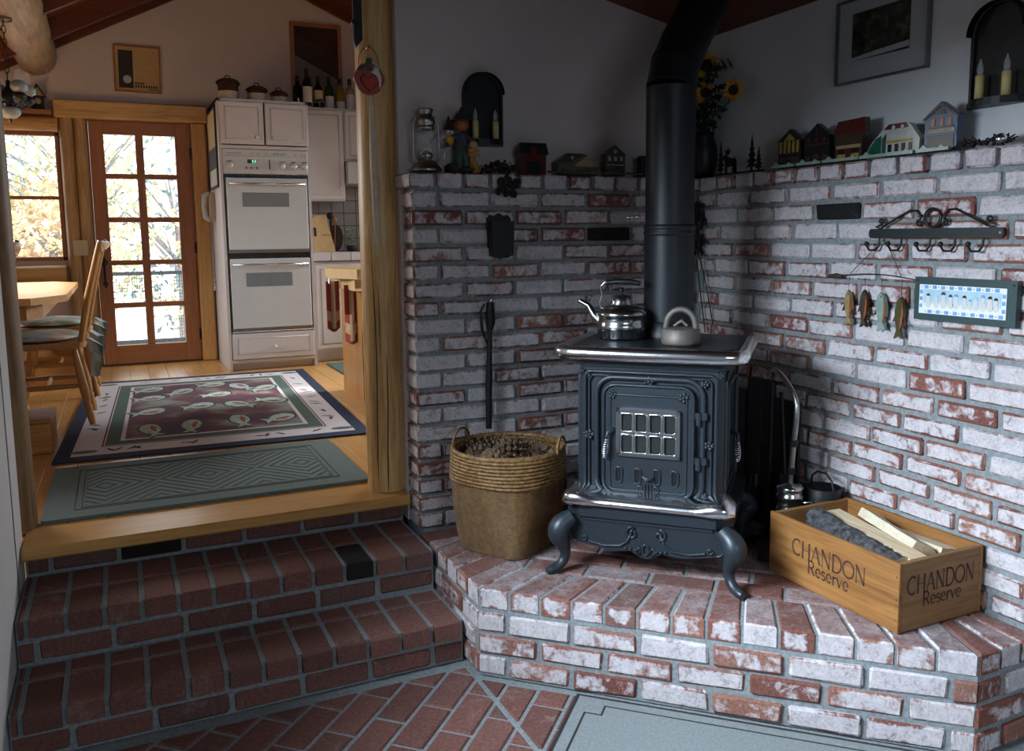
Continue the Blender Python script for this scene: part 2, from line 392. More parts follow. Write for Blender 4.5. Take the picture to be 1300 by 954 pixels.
s = NT('photo_trees'); v_ = s.coord(rnd=False); n_ = s.noise(v_, 28, 5, .7); s.out(s.ramp(n_, [(.35, (.012, .013, .010)), (.55, (.05, .055, .04)), (.75, (.16, .17, .13))]), .25)
s = NT('wreath'); v_ = s.coord(); n_ = s.noise(v_, 60, 4); s.out(s.ramp(n_, [(.35, (.012, .010, .009)), (.6, (.05, .025, .022)), (.75, (.10, .045, .045))]), .9); s.bump(n_, 1., .01)
plain('foliage_gold', (.60, .49, .27), .8, 0, .35, 5)
plain('foliage_orange', (.54, .38, .23), .8, 0, .3, 5)
plain('foliage_green', (.40, .47, .26), .8, 0, .35, 5)
plain('spruce', (.13, .20, .215), .8, 0, .3, 20)
plain('twig', (.24, .215, .21), .9, 0, .3, 30)
plain('rug_grey', (.20, .22, .22), .95, 0, .15, 120, .2)
plain('deck', (.70, .68, .68), .8, 0, .15, 10)
plain('pale_ground', (.85, .83, .80), .9, 0, .15, 3)  # near-white ground beyond the deck
plain('rail_dark', (.03, .04, .043), .6, 0, .2, 20)
# ================================================================== STRUCTURE
CH = .0677                       # one brick course of the walls
NC = 19                          # stretcher courses; the header course lies on top
TOPZ = CH*(NC+1)
FLZ = -.292                      # living-room floor (the hearth top is z = 0)
KZ = .12                         # kitchen floor
WX = -1.27                       # free end of the left brick wall
PB = .13                         # setback of the plaster above the ledge
FARY = 4.45                      # kitchen end wall
LX = -2.60                       # living-room side wall

def struct(name, mb, mats, parent=None): return obj(name, mb, mats, parent, kind=None if parent else 'structure')

# --- bricks: six worn variants of one mesh per finish, shared by all bricks
BL, BD, BH = .195, .096, .0535
def brick_set(face):
    out = []; rnd = random.Random(face)
    for k in range(6):
        V, F, nf = chamfer(-BL/2, BL/2, -BD/2, BD/2, -BH/2, BH/2, .0045, .6, rnd)
        V = [(x+rnd.uniform(-.0015, .0015), y+rnd.uniform(-.001, .001), z+rnd.uniform(-.0015, .0015)) for x, y, z in V]
        me = bpy.data.meshes.new('brick'); me.from_pydata(V, [], F)
        me.materials.append(MAT[face]); me.materials.append(MAT[face])
        me.polygons.foreach_set('material_index', [0]*nf+[1]*(len(F)-nf)); out.append(me)
    return out
BW, BHE, BST, BBL = brick_set('brick_wall'), brick_set('brick_hearth'), brick_set('brick_step'), brick_set('brick_black')
def put_brick(parent, c, ang, L=BL, D=BD, H=BH, ms=None):
    o = bpy.data.objects.new('brick', random.choice(ms or BW)); COL.objects.link(o); o.parent = parent
    o.location = (c[0], c[1], c[2]); o.rotation_euler = (random.uniform(-.006, .006), random.uniform(-.006, .006), ang+random.uniform(-.006, .006)+(PI if random.random() < .5 else 0))
    o.scale = (L/BL, D/BD, H/BH); return o
def run(parent, o, d, length, z, start, ms=BW, pitch=.2105, H=BH, inward=None, black=None, minlen=.03):
    """one course of stretchers from point o along unit d; the visible face holds o and d, `inward` points into the wall"""
    a = math.atan2(d[1], d[0]); x = start
    while x < length-.012:
        L = BL; x0 = max(x, 0); x1 = min(x+L, length-.004)
        if x1-x0 > minlen:
            c = (x0+x1)/2; pr = random.uniform(-.003, .003)
            p = (o[0]+d[0]*c+inward[0]*(BD/2+pr), o[1]+d[1]*c+inward[1]*(BD/2+pr), z+random.uniform(-.0015, .0015))
            use = BBL if black and x0-.05 < black < x1-.02 else ms
            if use is BBL: black = None
            put_brick(parent, p, a, x1-x0, BD, H, use)
        x += pitch

# --- left brick wall (face y = 0) with a return at its free end
mb = MB(); mb.box(WX+.013, .14, .013, .20, FLZ, TOPZ-.012)
wl = struct('wall_left', mb, 'mortar')
for k in range(NC):
    z = (k+.5)*CH
    if k % 2:
        run(wl, (WX, 0), (1, 0), -WX-.012, z, 0, inward=(0, 1), black=None)
        put_brick(wl, (WX+BD/2, .107+.045, z), 0, BD, .088)
    else:
        put_brick(wl, (WX+BD/2+random.uniform(-.002, .002), BL/2, z), PI/2)
        run(wl, (WX, 0), (1, 0), -WX-.012, z, BD+.012, inward=(0, 1), black=.74 if k == 16 else None)
x = WX-.012
while x < -.02:
    put_brick(wl, (x+.0475, .09, (NC+.5)*CH), PI/2, .2, .095, BH); x += .110
# --- right brick wall (face x = 0)
RLEN = 2.35
mb = MB(); mb.box(.011, .20, -RLEN, .2, FLZ, TOPZ-.012)
wr = struct('wall_right', mb, 'mortar')
for k in range(NC):
    run(wr, (0, -.012), (0, -1), RLEN-.012, (k+.5)*CH, (-.07, -.175, -.10, -.19)[k % 4], inward=(1, 0), black=.70 if k == 17 else None)
y = -.03
while y > -RLEN+.1:
    put_brick(wr, (.088, y-.0475, (NC+.5)*CH), 0, .2, .095, BH); y -= .112
# --- plaster above the ledges
CZ0 = 1.987                      # ceiling height over the right wall
def cz(x): return CZ0-.22*x
mb = MB(); T = frame((0, .33, 0), (1, 0, 0), (0, 0, 1)); mb.prism([(WX-.005, FLZ+.3), (.33, FLZ+.3), (.33, cz(.33)), (WX-.005, cz(WX))], T, 0, .33-PB); struct('wall_upper_left', mb, 'plaster')
mb = MB(); mb.box(PB, .33, -2.6, PB, TOPZ-.02, CZ0+.01); struct('wall_upper_right', mb, 'plaster_cool')
# --- the rest of the living room, with the windows that light it
def wall_holes(name, T, u0, u1, v0, v1, holes, th, mat):
    mb = MB(); us = sorted({u0, u1, *[h[0] for h in holes], *[h[1] for h in holes]}); vs = sorted({v0, v1, *[h[2] for h in holes], *[h[3] for h in holes]})
    for i in range(len(us)-1):
        for j in range(len(vs)-1):
            cu, cv = (us[i]+us[i+1])/2, (vs[j]+vs[j+1])/2
            if any(h[0] < cu < h[1] and h[2] < cv < h[3] for h in holes): continue
            mb.prism([(us[i], vs[j]), (us[i+1], vs[j]), (us[i+1], vs[j+1]), (us[i], vs[j+1])], T, -th, 0)
    return struct(name, mb, mat)
wall_holes('wall_living_left', frame((LX, 0, 0), (0, 1, 0), (0, 0, 1)), -5.0, 0.02, FLZ, cz(LX)+.02, [], .05, 'plaster_cool')
mb = MB(); mb.box(LX-.05, LX, -.002, .2, FLZ, cz(LX)); struct('wall_living_end', mb, 'plaster_cool')
wall_holes('wall_living_back', frame((LX, -5.0, 0), (-1, 0, 0), (0, 0, 1)), -3.0, .05, FLZ, cz(LX)+.1, [], .05, 'plaster')
wall_holes('wall_living_right', frame((PB, 0, 0), (0, -1, 0), (0, 0, 1)), 2.3, 5.05, FLZ, CZ0+.01, [], .1, 'plaster_cool')
mb = MB(); T = frame((0, .30, 0), (1, 0, 0), (0, 0, 1)); mb.prism([(LX-.05, cz(LX)), (.35, cz(.35)), (.35, cz(.35)+.05), (LX-.05, cz(LX)+.05)], T, 0, 5.4)
cl = struct('ceiling', mb, 'ceiling_red')

def unseen_frame(name, T, u0, u1, v0, v1):
    w = struct(name, MB(), 'pine_z')
    for q in ((u0-.07, u1+.07, v0-.07, v0), (u0-.07, u1+.07, v1, v1+.07), (u0-.07, u0, v0, v1), (u1, u1+.07, v0, v1)): obj('window_frame', MB().prism([(q[0], q[2]), (q[1], q[2]), (q[1], q[3]), (q[0], q[3])], T, 0, .03), 'pine_z', w)
unseen_frame('window_2', frame((LX, 0, 0), (0, 1, 0), (0, 0, 1)), -1.72, -.78, .72, 1.58)
unseen_frame('window_3', frame((0, -5.0, 0), (-1, 0, 0), (0, 0, 1)), .78, 2.22, 1.08, 2.02)
# --- polygon bricks for treads, hearth top and floor
def clip(poly, p, n):
    out = []
    for i in range(len(poly)):
        a, b = poly[i], poly[(i+1) % len(poly)]
        da = (a[0]-p[0])*n[0]+(a[1]-p[1])*n[1]; db = (b[0]-p[0])*n[0]+(b[1]-p[1])*n[1]
        if da >= 0: out.append(a)
        if (da >= 0) != (db >= 0):
            t = da/(da-db); out.append((a[0]+(b[0]-a[0])*t, a[1]+(b[1]-a[1])*t))
    return out
def area(p): return sum(p[i-1][0]*p[i][1]-p[i][0]*p[i-1][1] for i in range(len(p)))/2
def ccw(p): return p if area(p) > 0 else p[::-1]
def inset(poly, d):
    poly = ccw(poly); out = poly
    for i in range(len(poly)):
        a, b = poly[i], poly[(i+1) % len(poly)]; L = math.hypot(b[0]-a[0], b[1]-a[1])
        if L < 1e-6: continue
        n = (-(b[1]-a[1])/L, (b[0]-a[0])/L); out = clip(out, (a[0]+n[0]*d, a[1]+n[1]*d), n)
        if len(out) < 3: return []
    q = []
    for p in out:
        if not q or math.hypot(p[0]-q[-1][0], p[1]-q[-1][1]) > .002: q.append(p)
    if len(q) > 2 and math.hypot(q[0][0]-q[-1][0], q[0][1]-q[-1][1]) < .002: q.pop()
    return q
def poly_brick(parent, poly, zt, h, mat, joint=.0075, edge=None, mb=.005):
    poly = inset(poly, joint) if joint else ccw(poly)
    if len(poly) < 3 or area(poly) < .0008: return
    top = inset(poly, mb)
    n = len(poly); cx = sum(p[0] for p in poly)/n; cy = sum(p[1] for p in poly)/n
    if len(top) != n: top = [(cx+(p[0]-cx)*.9, cy+(p[1]-cy)*.9) for p in poly]
    zt += random.uniform(-.0025, .001)
    V = [(p[0]-cx, p[1]-cy, -h) for p in poly]+[(p[0]-cx, p[1]-cy, -mb) for p in poly]+[(p[0]-cx, p[1]-cy, 0) for p in top]
    F = [list(range(n))[::-1]]+[(i, (i+1) % n, n+(i+1) % n, n+i) for i in range(n)]+[(n+i, n+(i+1) % n, 2*n+(i+1) % n, 2*n+i) for i in range(n)]+[[2*n+i for i in range(n)]]
    me = bpy.data.meshes.new('brick'); me.from_pydata(V, [], F)
    for m in (mat, edge or mat): me.materials.append(MAT[m])
    me.polygons.foreach_set('material_index', [0]+[1]*n+[1]*n+[0])
    o = bpy.data.objects.new('brick', me); COL.objects.link(o); o.parent = parent; o.location = (cx, cy, zt); return o
def tile(region, o, ang, L, D, zt, h, mat, parent, joint=.006, stagger=.5):
    region = ccw(region); u = (math.cos(ang), math.sin(ang)); v = (-u[1], u[0])
    pu = [(p[0]-o[0])*u[0]+(p[1]-o[1])*u[1] for p in region]; pv = [(p[0]-o[0])*v[0]+(p[1]-o[1])*v[1] for p in region]
    for j in range(math.floor(min(pv)/D), math.ceil(max(pv)/D)):
        off = stagger*L*(j % 2)
        for i in range(math.floor((min(pu)-off)/L), math.ceil((max(pu)-off)/L)+1):
            q = [(o[0]+u[0]*a+v[0]*b, o[1]+u[1]*a+v[1]*b) for a, b in ((i*L+off, j*D), (i*L+off+L, j*D), (i*L+off+L, j*D+D), (i*L+off, j*D+D))]
            for k in range(len(region)):
                a, b = region[k], region[(k+1) % len(region)]
                q = clip(q, a, (-(b[1]-a[1]), b[0]-a[0]))
                if len(q) < 3: break
            if len(q) >= 3: poly_brick(parent, q, zt, h, mat, joint)

# --- hearth
HA, HB, HC, HD, HE, HF = (-1.278, -.03), (-1.278, -.585), (-.25, -1.575), (.0, -1.575), (0, 0), (-1.278, 0)
hearth = thing('hearth', 'raised brick hearth with angled whitewashed front under the black stove', 'hearth')
mb = MB(); T0 = frame((0, 0, 0), (1, 0, 0), (0, 1, 0)); mb.prism(inset([HF, HB, HC, (.0, HC[1]), (0, 0)], .009), T0, FLZ, -.007); obj('mortar_bed', mb, 'mortar', hearth)
hh = -FLZ/4
dB = ((HC[0]-HB[0]), (HC[1]-HB[1])); LB = math.hypot(*dB); dB = (dB[0]/LB, dB[1]/LB); nB = (-dB[1], dB[0])
w_ = .205
def meet(p, d, q, e):
    den = d[0]*e[1]-d[1]*e[0]; t = ((q[0]-p[0])*e[1]-(q[1]-p[1])*e[0])/den; return (p[0]+d[0]*t, p[1]+d[1]*t)
IB = meet((HB[0]+w_, 0), (0, 1), (HB[0]+nB[0]*w_, HB[1]+nB[1]*w_), dB)
IC = meet((HB[0]+nB[0]*w_, HB[1]+nB[1]*w_), dB, (0, HC[1]+w_), (1, 0))
def strip(a, b, ia, ib, n, mat, parent, zt, h, edge=None, black=None):
    for i in range(n):
        t0, t1 = i/n, (i+1)/n; L = lambda p, q, t: (p[0]+(q[0]-p[0])*t, p[1]+(q[1]-p[1])*t)
        poly_brick(parent, [L(a, b, t0), L(a, b, t1), L(ia, ib, t1), L(ia, ib, t0)], zt, h, 'brick_black' if i == black else mat, .0055, edge)
strip((HA[0], -.20), HB, (HA[0]+w_, -.12), IB, 4, 'brick_top', hearth, 0, hh-.012, 'brick_hearth')
strip(HB, HC, IB, IC, 14, 'brick_top', hearth, 0, hh-.012, 'brick_hearth')
strip(HC, HD, IC, (0, HC[1]+w_), 3, 'brick_top', hearth, 0, hh-.012, 'brick_hearth')
tile([(HA[0]+w_, -.002), (HA[0]+w_, -.12), IB, IC, (-.002, HC[1]+w_), (-.002, -.002)], IB, math.atan2(dB[1], dB[0]), .21, .105, 0, .05, 'brick_top', hearth)
tile([(HA[0], -.002), (HA[0], -.20), (HA[0]+w_, -.12), (HA[0]+w_, -.002)], (HA[0], 0), 0, .205, .105, 0, .05, 'brick_top', hearth, stagger=0)
for k in range(1, 4):
    z = -hh*(k+.5)
    run(hearth, HB, dB, LB, z, -.105*(k % 2)+.0, BHE, inward=nB, H=hh-.012)
    run(hearth, (HB[0], -.03), (0, -1), -HB[1]-.03, z, -.105*((k+1) % 2), BHE, inward=(1, 0), H=hh-.012)
    run(hearth, HC, (1, 0), .25, z, -.1*(k % 2), BHE, inward=(0, 1), H=hh-.012)

# --- brick steps up to the kitchen
steps = thing('brick_steps', 'two dark red brick steps leading up to the kitchen opening', 'steps')
SX0, SX1 = LX+.004, HA[0]-.012
mb = MB(); mb.box(SX0, SX1+.004, -.184, .30, FLZ, -.007); mb.box(SX0, SX1+.004, -.466, -.18, FLZ, FLZ/2-.007); mb.box(SX0, SX1+.01, .185, .30, -.01, KZ-.045)
obj('mortar_bed', mb, 'mortar', steps)
def tread(y0, y1, ysplit, zt, shift, blackx=None):
    x = SX1
    while x > SX0+.02:
        x0 = max(x-.1065, SX0); bl = blackx is not None and x0 < blackx < x
        poly_brick(steps, [(x0, y0), (x, y0), (x, ysplit), (x0, ysplit)], zt, hh-.014, 'brick_black' if bl else 'brick_step', .0078)
        poly_brick(steps, [(x0, ysplit), (x, ysplit), (x, y1), (x0, y1)], zt, .05, 'brick_step', .0078); x -= .1065
tread(-.21, .172, -.005, 0, 0, -1.52); tread(-.495, -.195, -.29, FLZ/2, 0)
for (yf, z, s_) in ((-.192, -hh*1.5, 0), (-.474, -hh*3.5, .1)):
    run(steps, (SX1, yf), (-1, 0), SX1-SX0, z, -s_, BST, inward=(0, 1), H=hh-.014)
run(steps, (SX1+.004, .178), (-1, 0), SX1-SX0, .036, -.02, BST, inward=(0, 1), H=.062, black=.86)

# --- living-room floor of brick, laid square to the hearth front
fl = struct('floor', MB().box(LX-.05, .3, -5.05, .3, FLZ-.05, FLZ-.006), 'mortar')
reg = [(SX0, -.505), (HB[0]-.012, -.505), (HB[0]-.012, HB[1]-.01), (-.62, -1.24), (-1.3, -1.92), (SX0, -1.92)]
ang = math.atan2(dB[1], dB[0])+PI/2
tile([(HB[0]-.01-1.3, -.51), (HB[0]-.012, -.51), (HB[0]-.012, -1.95), (HB[0]-1.31, -1.95)], HB, ang, .21, .105, FLZ+.001, .04, 'brick_step', fl, stagger=.5)
tile([(HB[0]-.006, HB[1]-.014), (-.3, -1.54), (-.3, -1.95), (HB[0]-.006, -1.95)], HB, ang, .21, .105, FLZ+.001, .04, 'brick_step', fl, stagger=.5)

# --- kitchen floor of pine planks, wooden sill over the top riser
kf = struct('floor_kitchen', MB().box(-3.75, 1.6, .28, 4.6, KZ-.09, KZ-.016).box(-3.75, 1.6, .28, .34, FLZ-.05, KZ-.03), 'oak_x')
x = -3.75
while x < 1.5:
    w = .128; mb = MB(); cut = random.uniform(1.3, 3.6)
    for (a, b) in ((.32, cut), (cut+.002, 4.46)):
        m2 = MB(); m2.box(x+.001, x+w-.001, a, b, KZ-.02, KZ, bev=.0015); obj('plank', m2, 'pine', kf)
    x += w
struct('trim_sill', MB().box(LX+.002, WX-.004, .088, .318, KZ-.042, KZ, bev=.007), 'pine_x')
# --- kitchen shell
RX, RZ = -1.146, 3.33            # ridge
def kz_l(x): return RZ-.513*(RX-x)
def kz_r(x): return RZ-.43*(x-RX)
DX0, DX1, DZ1 = -2.40, -1.66, 2.035
WX0, WX1, WZ0, WZ1 = -3.40, -2.60, .965, 1.935
def kw(name, polys, y0, y1):
    mb = MB(); T = frame((0, 0, 0), (1, 0, 0), (0, 0, 1))
    for q in polys: mb.prism(q, T, -y0, -y1)
    return struct(name, mb, 'plaster')
L_, R_ = -3.75, 1.6
kw('wall_kitchen_back', [[(L_, KZ-.1), (WX0, KZ-.1), (WX0, 2.0), (L_, 2.0)], [(WX0, KZ-.1), (WX1, KZ-.1), (WX1, WZ0), (WX0, WZ0)], [(WX0, WZ1), (WX1, WZ1), (WX1, 2.0), (WX0, 2.0)],
    [(WX1, KZ-.1), (DX0-.03, KZ-.1), (DX0-.03, 2.0), (WX1, 2.0)], [(DX1+.02, KZ-.1), (R_, KZ-.1), (R_, 2.0), (DX1+.02, 2.0)],
    [(L_, 2.0), (DX0-.03, 2.0), (DX0-.03, kz_l(DX0-.03)), (L_, kz_l(L_))], [(DX0-.03, DZ1+.01), (DX1+.02, DZ1+.01), (DX1+.02, kz_l(DX1+.02)), (DX0-.03, kz_l(DX0-.03))],
    [(DX1+.02, 2.0), (R_, 2.0), (R_, kz_r(R_)), (RX, RZ), (DX1+.02, kz_l(DX1+.02))]], FARY, FARY+.16)
wall_holes('wall_kitchen_left', frame((L_, 0, 0), (0, 1, 0), (0, 0, 1)), .2, 4.6, KZ-.1, 2.1, [], .05, 'plaster')
unseen_frame('fill_frame_left', frame((L_, 0, 0), (0, 1, 0), (0, 0, 1)), 1.62, 3.18, 1.02, 1.98)  # made-up frame round the added left kitchen lamp
unseen_frame('fill_frame_right', frame((R_, 0, 0), (0, -1, 0), (0, 0, 1)), -3.68, -2.62, 1.22, 2.0)  # made-up frame round the added right kitchen lamp
struct('wall_kitchen_right', MB().box(R_, R_+.05, .2, 4.6, KZ-.1, 2.3), 'plaster')
mb = MB(); T = frame((0, .2, 0), (1, 0, 0), (0, 0, 1)); mb.prism([(.33, KZ-.1), (R_, KZ-.1), (R_, 3.4), (LX-.1, 3.4), (LX-.1, 2.56), (.33, 2.56)], T, 0, .1)
mb.prism([(L_, KZ-.1), (LX-.05, KZ-.1), (LX-.05, 3.4), (L_, 3.4)], T, 0, .1); struct('wall_kitchen_front', mb, 'plaster')
mb = MB(); T = frame((0, 4.7, 0), (1, 0, 0), (0, 0, 1)); mb.prism([(L_-.1, kz_l(L_-.1)), (RX, RZ), (R_+.1, kz_r(R_+.1)), (R_+.1, kz_r(R_+.1)+.05), (RX, RZ+.05), (L_-.1, kz_l(L_-.1)+.05)], T, 0, 4.65)
kc = struct('ceiling_kitchen', mb, 'ceiling_red')
for i, y in enumerate((4.43, 3.72, 3.0, 2.3, 1.6, .9)):
    w = .04
    for (xa, xb, f) in ((L_, RX, kz_l), (RX, R_, kz_r)):
        T = frame((0, y, 0), (1, 0, 0), (0, 0, 1)); d = .05 if i == 0 else .14
        mb = MB(); mb.prism([(xa, f(xa)+.01), (xb, f(xb)+.01), (xb, f(xb)-d), (xa, f(xa)-d)], T, 0, w); obj('rafter', mb, 'ceiling_red', kc)

# --- log posts and beams
def logmesh(path, rad, n=20, seed=1, wob=.05, m=0):
    rnd = random.Random(seed); ph = [rnd.uniform(0, 6.28) for _ in range(6)]; mb = MB()
    mb.tube(path, rad, n, m)
    V = []
    for i, v in enumerate(mb.V):
        k = i // n; ang = (i % n)/n*2*PI
        if k < len(path):
            c = Vector(path[k]); f = 1+wob*(math.sin(2*ang+ph[0]+.35*k)+.6*math.sin(3*ang+ph[1]-.25*k)+.35*math.sin(5*ang+ph[2]))*.5
            V.append(tuple(c+(Vector(v)-c)*f))
        else: V.append(v)
    k = len(path); V[k*n:k*n+n] = V[:n]; V[k*n+n:] = V[(k-1)*n:k*n]
    mb.V = V; return mb
post = thing('log_post', 'honey-coloured peeled log post at the end of the brick wall', 'post', (-1.330, .225, KZ))
P = [(0, 0, .001+z) for z in (0, .15, .3, .5, .7, .9, 1.1, 1.3, 1.5, 1.7, 1.9, 2.0, 2.1)]
R = [.0745, .0750, .0755, .076, .0765, .077, .077, .0765, .0755, .074, .073, .0725, .072]
obj('trunk', logmesh(P, R, 24, 3, .04), 'log_honey', post)
mb = MB()
for a, z0, z1, w in ((-2.25, .0, 1.1, .0030), (-1.72, .0, .55, .0024), (-2.0, .55, 1.4, .002)):
    pts = []
    for i in range(9):
        z = z0+(z1-z0)*i/8; aa = a+.05*math.sin(7*z+a); rr = .0735; pts.append((rr*math.cos(aa), rr*math.sin(aa), z+.004))
    mb.tube(pts, [w*.3]+[w]*7+[w*.3], 5)
obj('crack', mb, 'text_brown', post, kind='stuff')
mb = MB(); pts = [(.070*math.cos(-2.0+.06*math.sin(3*z)), .070*math.sin(-2.0+.06*math.sin(3*z)), z) for z in [.9+.07*i for i in range(11)]]
mb.tube(pts, [.004, .010, .014, .015, .015, .016, .015, .013, .011, .008, .003], 6); obj('peeled_patch', mb, 'white_wood', post)
lpost = thing('log_post', 'weathered brown log post at the far left edge beside the white wall', 'post', (-2.632, .345, KZ))
P = [(-.012*z, 0, .001+z) for z in (0, .2, .5, .8, 1.1, 1.4, 1.7, 2.0, 2.3)]
obj('trunk', logmesh(P, [.072, .073, .075, .077, .08, .082, .084, .085, .085], 20, 5, .05), 'log_dark', lpost)
purlin = obj('log_beam', logmesh([(-2.71, y, 2.49) for y in (4.44, 4.2, 3.8, 3.3, 2.8, 2.3, 1.8, 1.2, .6, .1)], [.142, .146, .148, .15, .15, .15, .148, .15, .15, .15], 22, 8, .04), 'log_y', label='thick peeled log beam running under the red kitchen ceiling', cat='beam')
struct('trim_lintel', MB().box(-2.625, -1.525, FARY-.09, FARY, 2.04, 2.175, bev=.012), 'log_x')
struct('trim_shelf', MB().box(-3.5, -2.628, FARY-.14, FARY, 2.055, 2.085, bev=.004), 'redwood_x')
struct('trim_window_head', logmesh([(-3.5, FARY-.03, 1.99), (-3.1, FARY-.03, 1.99), (-2.6, FARY-.03, 1.99)], [.055]*3, 14, 4), 'log_x')
mb = logmesh([(-2.545, FARY-.03, KZ+z) for z in (0, .4, .8, 1.2, 1.6, 1.92)], [.052, .05, .048, .05, .05, .05], 14, 11); struct('trim_door_log', mb, 'log_pale')
mb = logmesh([(-2.452, FARY-.02, KZ+z) for z in (0, .4, .8, 1.2, 1.6, 1.92)], [.047, .048, .049, .047, .048, .048], 14, 12); struct('trim_door_post', mb, 'log_pale')
struct('trim_door_jamb', MB().box(-1.655, -1.545, FARY-.07, FARY, KZ, 2.04, bev=.01), 'pine_z')
struct('trim_window_sill', logmesh([(-3.5, FARY-.04, .865), (-3.1, FARY-.04, .865), (-2.61, FARY-.04, .865)], [.068]*3, 14, 6), 'log_x')

struct('trim_door_frame', MB().box(DX0-.045, DX0+.004, FARY-.01, FARY+.12, KZ-.02, 2.05).box(DX1-.002, DX1+.04, FARY-.01, FARY+.12, KZ-.02, 2.05).box(DX0-.045, DX1+.04, FARY-.01, FARY+.12, DZ1-.002, DZ1+.04), 'redwood')
# --- kitchen door with ten panes, window
door = struct('door_1', MB(), 'redwood')
DY0, DY1 = FARY-.02, FARY+.03
bars = [(DX0+.006, DX0+.108), (-2.069, -2.011), (DX1-.118, DX1-.004)]
for i, (a, b) in enumerate(bars): obj('stile' if i != 1 else 'muntin', MB().box(a, b, DY0 if i != 1 else DY0+.006, DY1, KZ+.01 if i != 1 else .28, DZ1-.004, bev=.004), 'redwood', door)
zr = [(KZ+.01, .28), (.58, .62), (.918, .958), (1.255, 1.295), (1.593, 1.633), (1.932, DZ1-.004)]
for i, (a, b) in enumerate(zr): obj('rail' if i in (0, 5) else 'muntin', MB().box(bars[0][1]-.002, bars[2][0]+.002, DY0+.002 if i in (0, 5) else DY0+.008, DY1-.002, a, b, bev=.004), 'redwood_x', door)
for i in range(5):
    for (a, b) in ((bars[0][1], bars[1][0]), (bars[1][1], bars[2][0])): obj('pane', MB().box(a, b, FARY+.005, FARY+.010, zr[i][1], zr[i+1][0]), 'pane', door)
mb = MB(); T = frame((-2.345, DY0-.001, 0), (1, 0, 0), (0, 0, 1))
mb.prism([(-.022, .93), (0, .90), (.022, .93), (.026, .955), (.012, .965), (0, 1.0), (-.012, .965), (-.026, .955)], T, 0, .006)
mb.prism([(-.015, .765), (0, .735), (.015, .765), (.02, .78), (0, .81), (-.02, .78)], T, 0, .006); mb.tube([T(0, .94, .006), T(0, .92, .035), T(0, .85, .045), T(0, .80, .03), T(0, .775, .006)], [.007, .009, .011, .009, .007], 8)
obj('handle', mb, 'black_iron', door)
for z in (.34, 1.05, 1.80): obj('hinge', MB().box(DX1-.014, DX1+.004, DY0-.012, DY0-.002, z-.045, z+.045, bev=.002), 'black_iron', door)
obj('threshold', MB().box(DX0, DX1, FARY-.04, FARY+.05, KZ-.015, KZ+.012), 'text_brown', door)
win = struct('window_1', MB(), 'redwood')
for (a, b, c, d, mm) in ((WX0, WX0+.03, WZ0, WZ1, 'redwood'), (WX1-.03, WX1, WZ0, WZ1, 'redwood'), (WX0, WX1, WZ0, WZ0+.03, 'redwood_x'), (WX0, WX1, WZ1-.03, WZ1, 'redwood_x'), (WX0+.03, WX1-.03, 1.43, 1.455, 'redwood_x'), (-3.02, -2.99, WZ0+.03, WZ1-.03, 'redwood')):
    obj('window_frame' if mm == 'redwood' or c != 1.43 else 'muntin', MB().box(a, b, FARY-.01, FARY+.05, c, d, bev=.004), mm, win)
for (a, b) in ((WX0+.03, -3.02), (-2.99, WX1-.03)):
    for (c, d) in ((WZ0+.03, 1.43), (1.455, WZ1-.03)): obj('pane', MB().box(a, b, FARY+.02, FARY+.025, c, d), 'pane', win)
# ================================================================== STOVE AND WHAT STANDS AROUND IT
# local frame of the stove: X to its right, Y back towards the corner, Z up; origin on the diagonal
ST_D = 1.03
stove = thing('wood_stove', 'blue-black cast-iron parlor stove with chrome trim on the brick hearth', 'stove', (-ST_D/S2, -ST_D/S2, 0), -PI/4)
def sy(d): return ST_D-d         # distance from the corner -> local y
TS = frame((0, 0, 0), (1, 0, 0), (0, 0, 1))     # front plane, w towards the room
# body with chamfered front corners
mb = MB(); T0 = frame((0, 0, 0), (1, 0, 0), (0, 1, 0))
def foot_poly(hw, yf, yb, c): return [(-hw+c, yf), (hw-c, yf), (hw, yf+c), (hw, yb), (-hw, yb), (-hw, yf+c)]
mb.prism(foot_poly(.235, 0, .40, .022), T0, .235, .70); obj('body', mb, 'cast_iron', stove)
mb = MB(); mb.prism(foot_poly(.262, -.02, .42, .03), T0, .70, .722); mb.prism(foot_poly(.25, -.01, .41, .03), T0, .69, .702); obj('cornice', mb, 'cast_iron', stove)
mb = MB(); mb.prism(foot_poly(.275, -.035, .43, .04), T0, .722, .748); mb.prism(foot_poly(.262, -.022, .42, .04), T0, .748, .756); obj('top_plate', mb, 'cast_iron_top', stove)
# chrome rail round the top
pts = [(-.285, .36, .738), (-.292, .02, .738), (-.29, -.03, .738), (-.272, -.052, .738), (-.235, -.060, .738)]
pts = pts+[(-.15, -.064, .738), (0, -.067, .738), (.15, -.064, .738)]+[(-x, y, z) for x, y, z in pts[::-1]]
def oval_tube(pts, rw, rh, n=12):
    m = MB(); m.tube(pts, 1.0, n); k = len(pts); V = []
    for i, v in enumerate(m.V):
        c = Vector(pts[min(i//n, k-1)] if i < k*n else pts[0 if i < k*n+n else -1]); d = Vector(v)-c; V.append((c.x+d.x*rw, c.y+d.y*rw, c.z+d.z*rh))
    m.V = V; return m
obj('chrome_rail', oval_tube(pts, .021, .023), 'chrome', stove)
# front mouldings
def ring(mbx, poly, r, w, m=0): mbx.tube([TS(u, v, w) for u, v in poly], r, 6, m, closed=True)
mb = MB(); ring(mb, rrect(-.212, .212, .262, .672, .02), .006, .004); ring(mb, rrect(-.198, .198, .275, .66, .02), .004, .005)
ring(mb, rrect(-.172, .172, .262, .655, .055), .010, .006); obj('front_moulding', mb, 'cast_iron', stove)
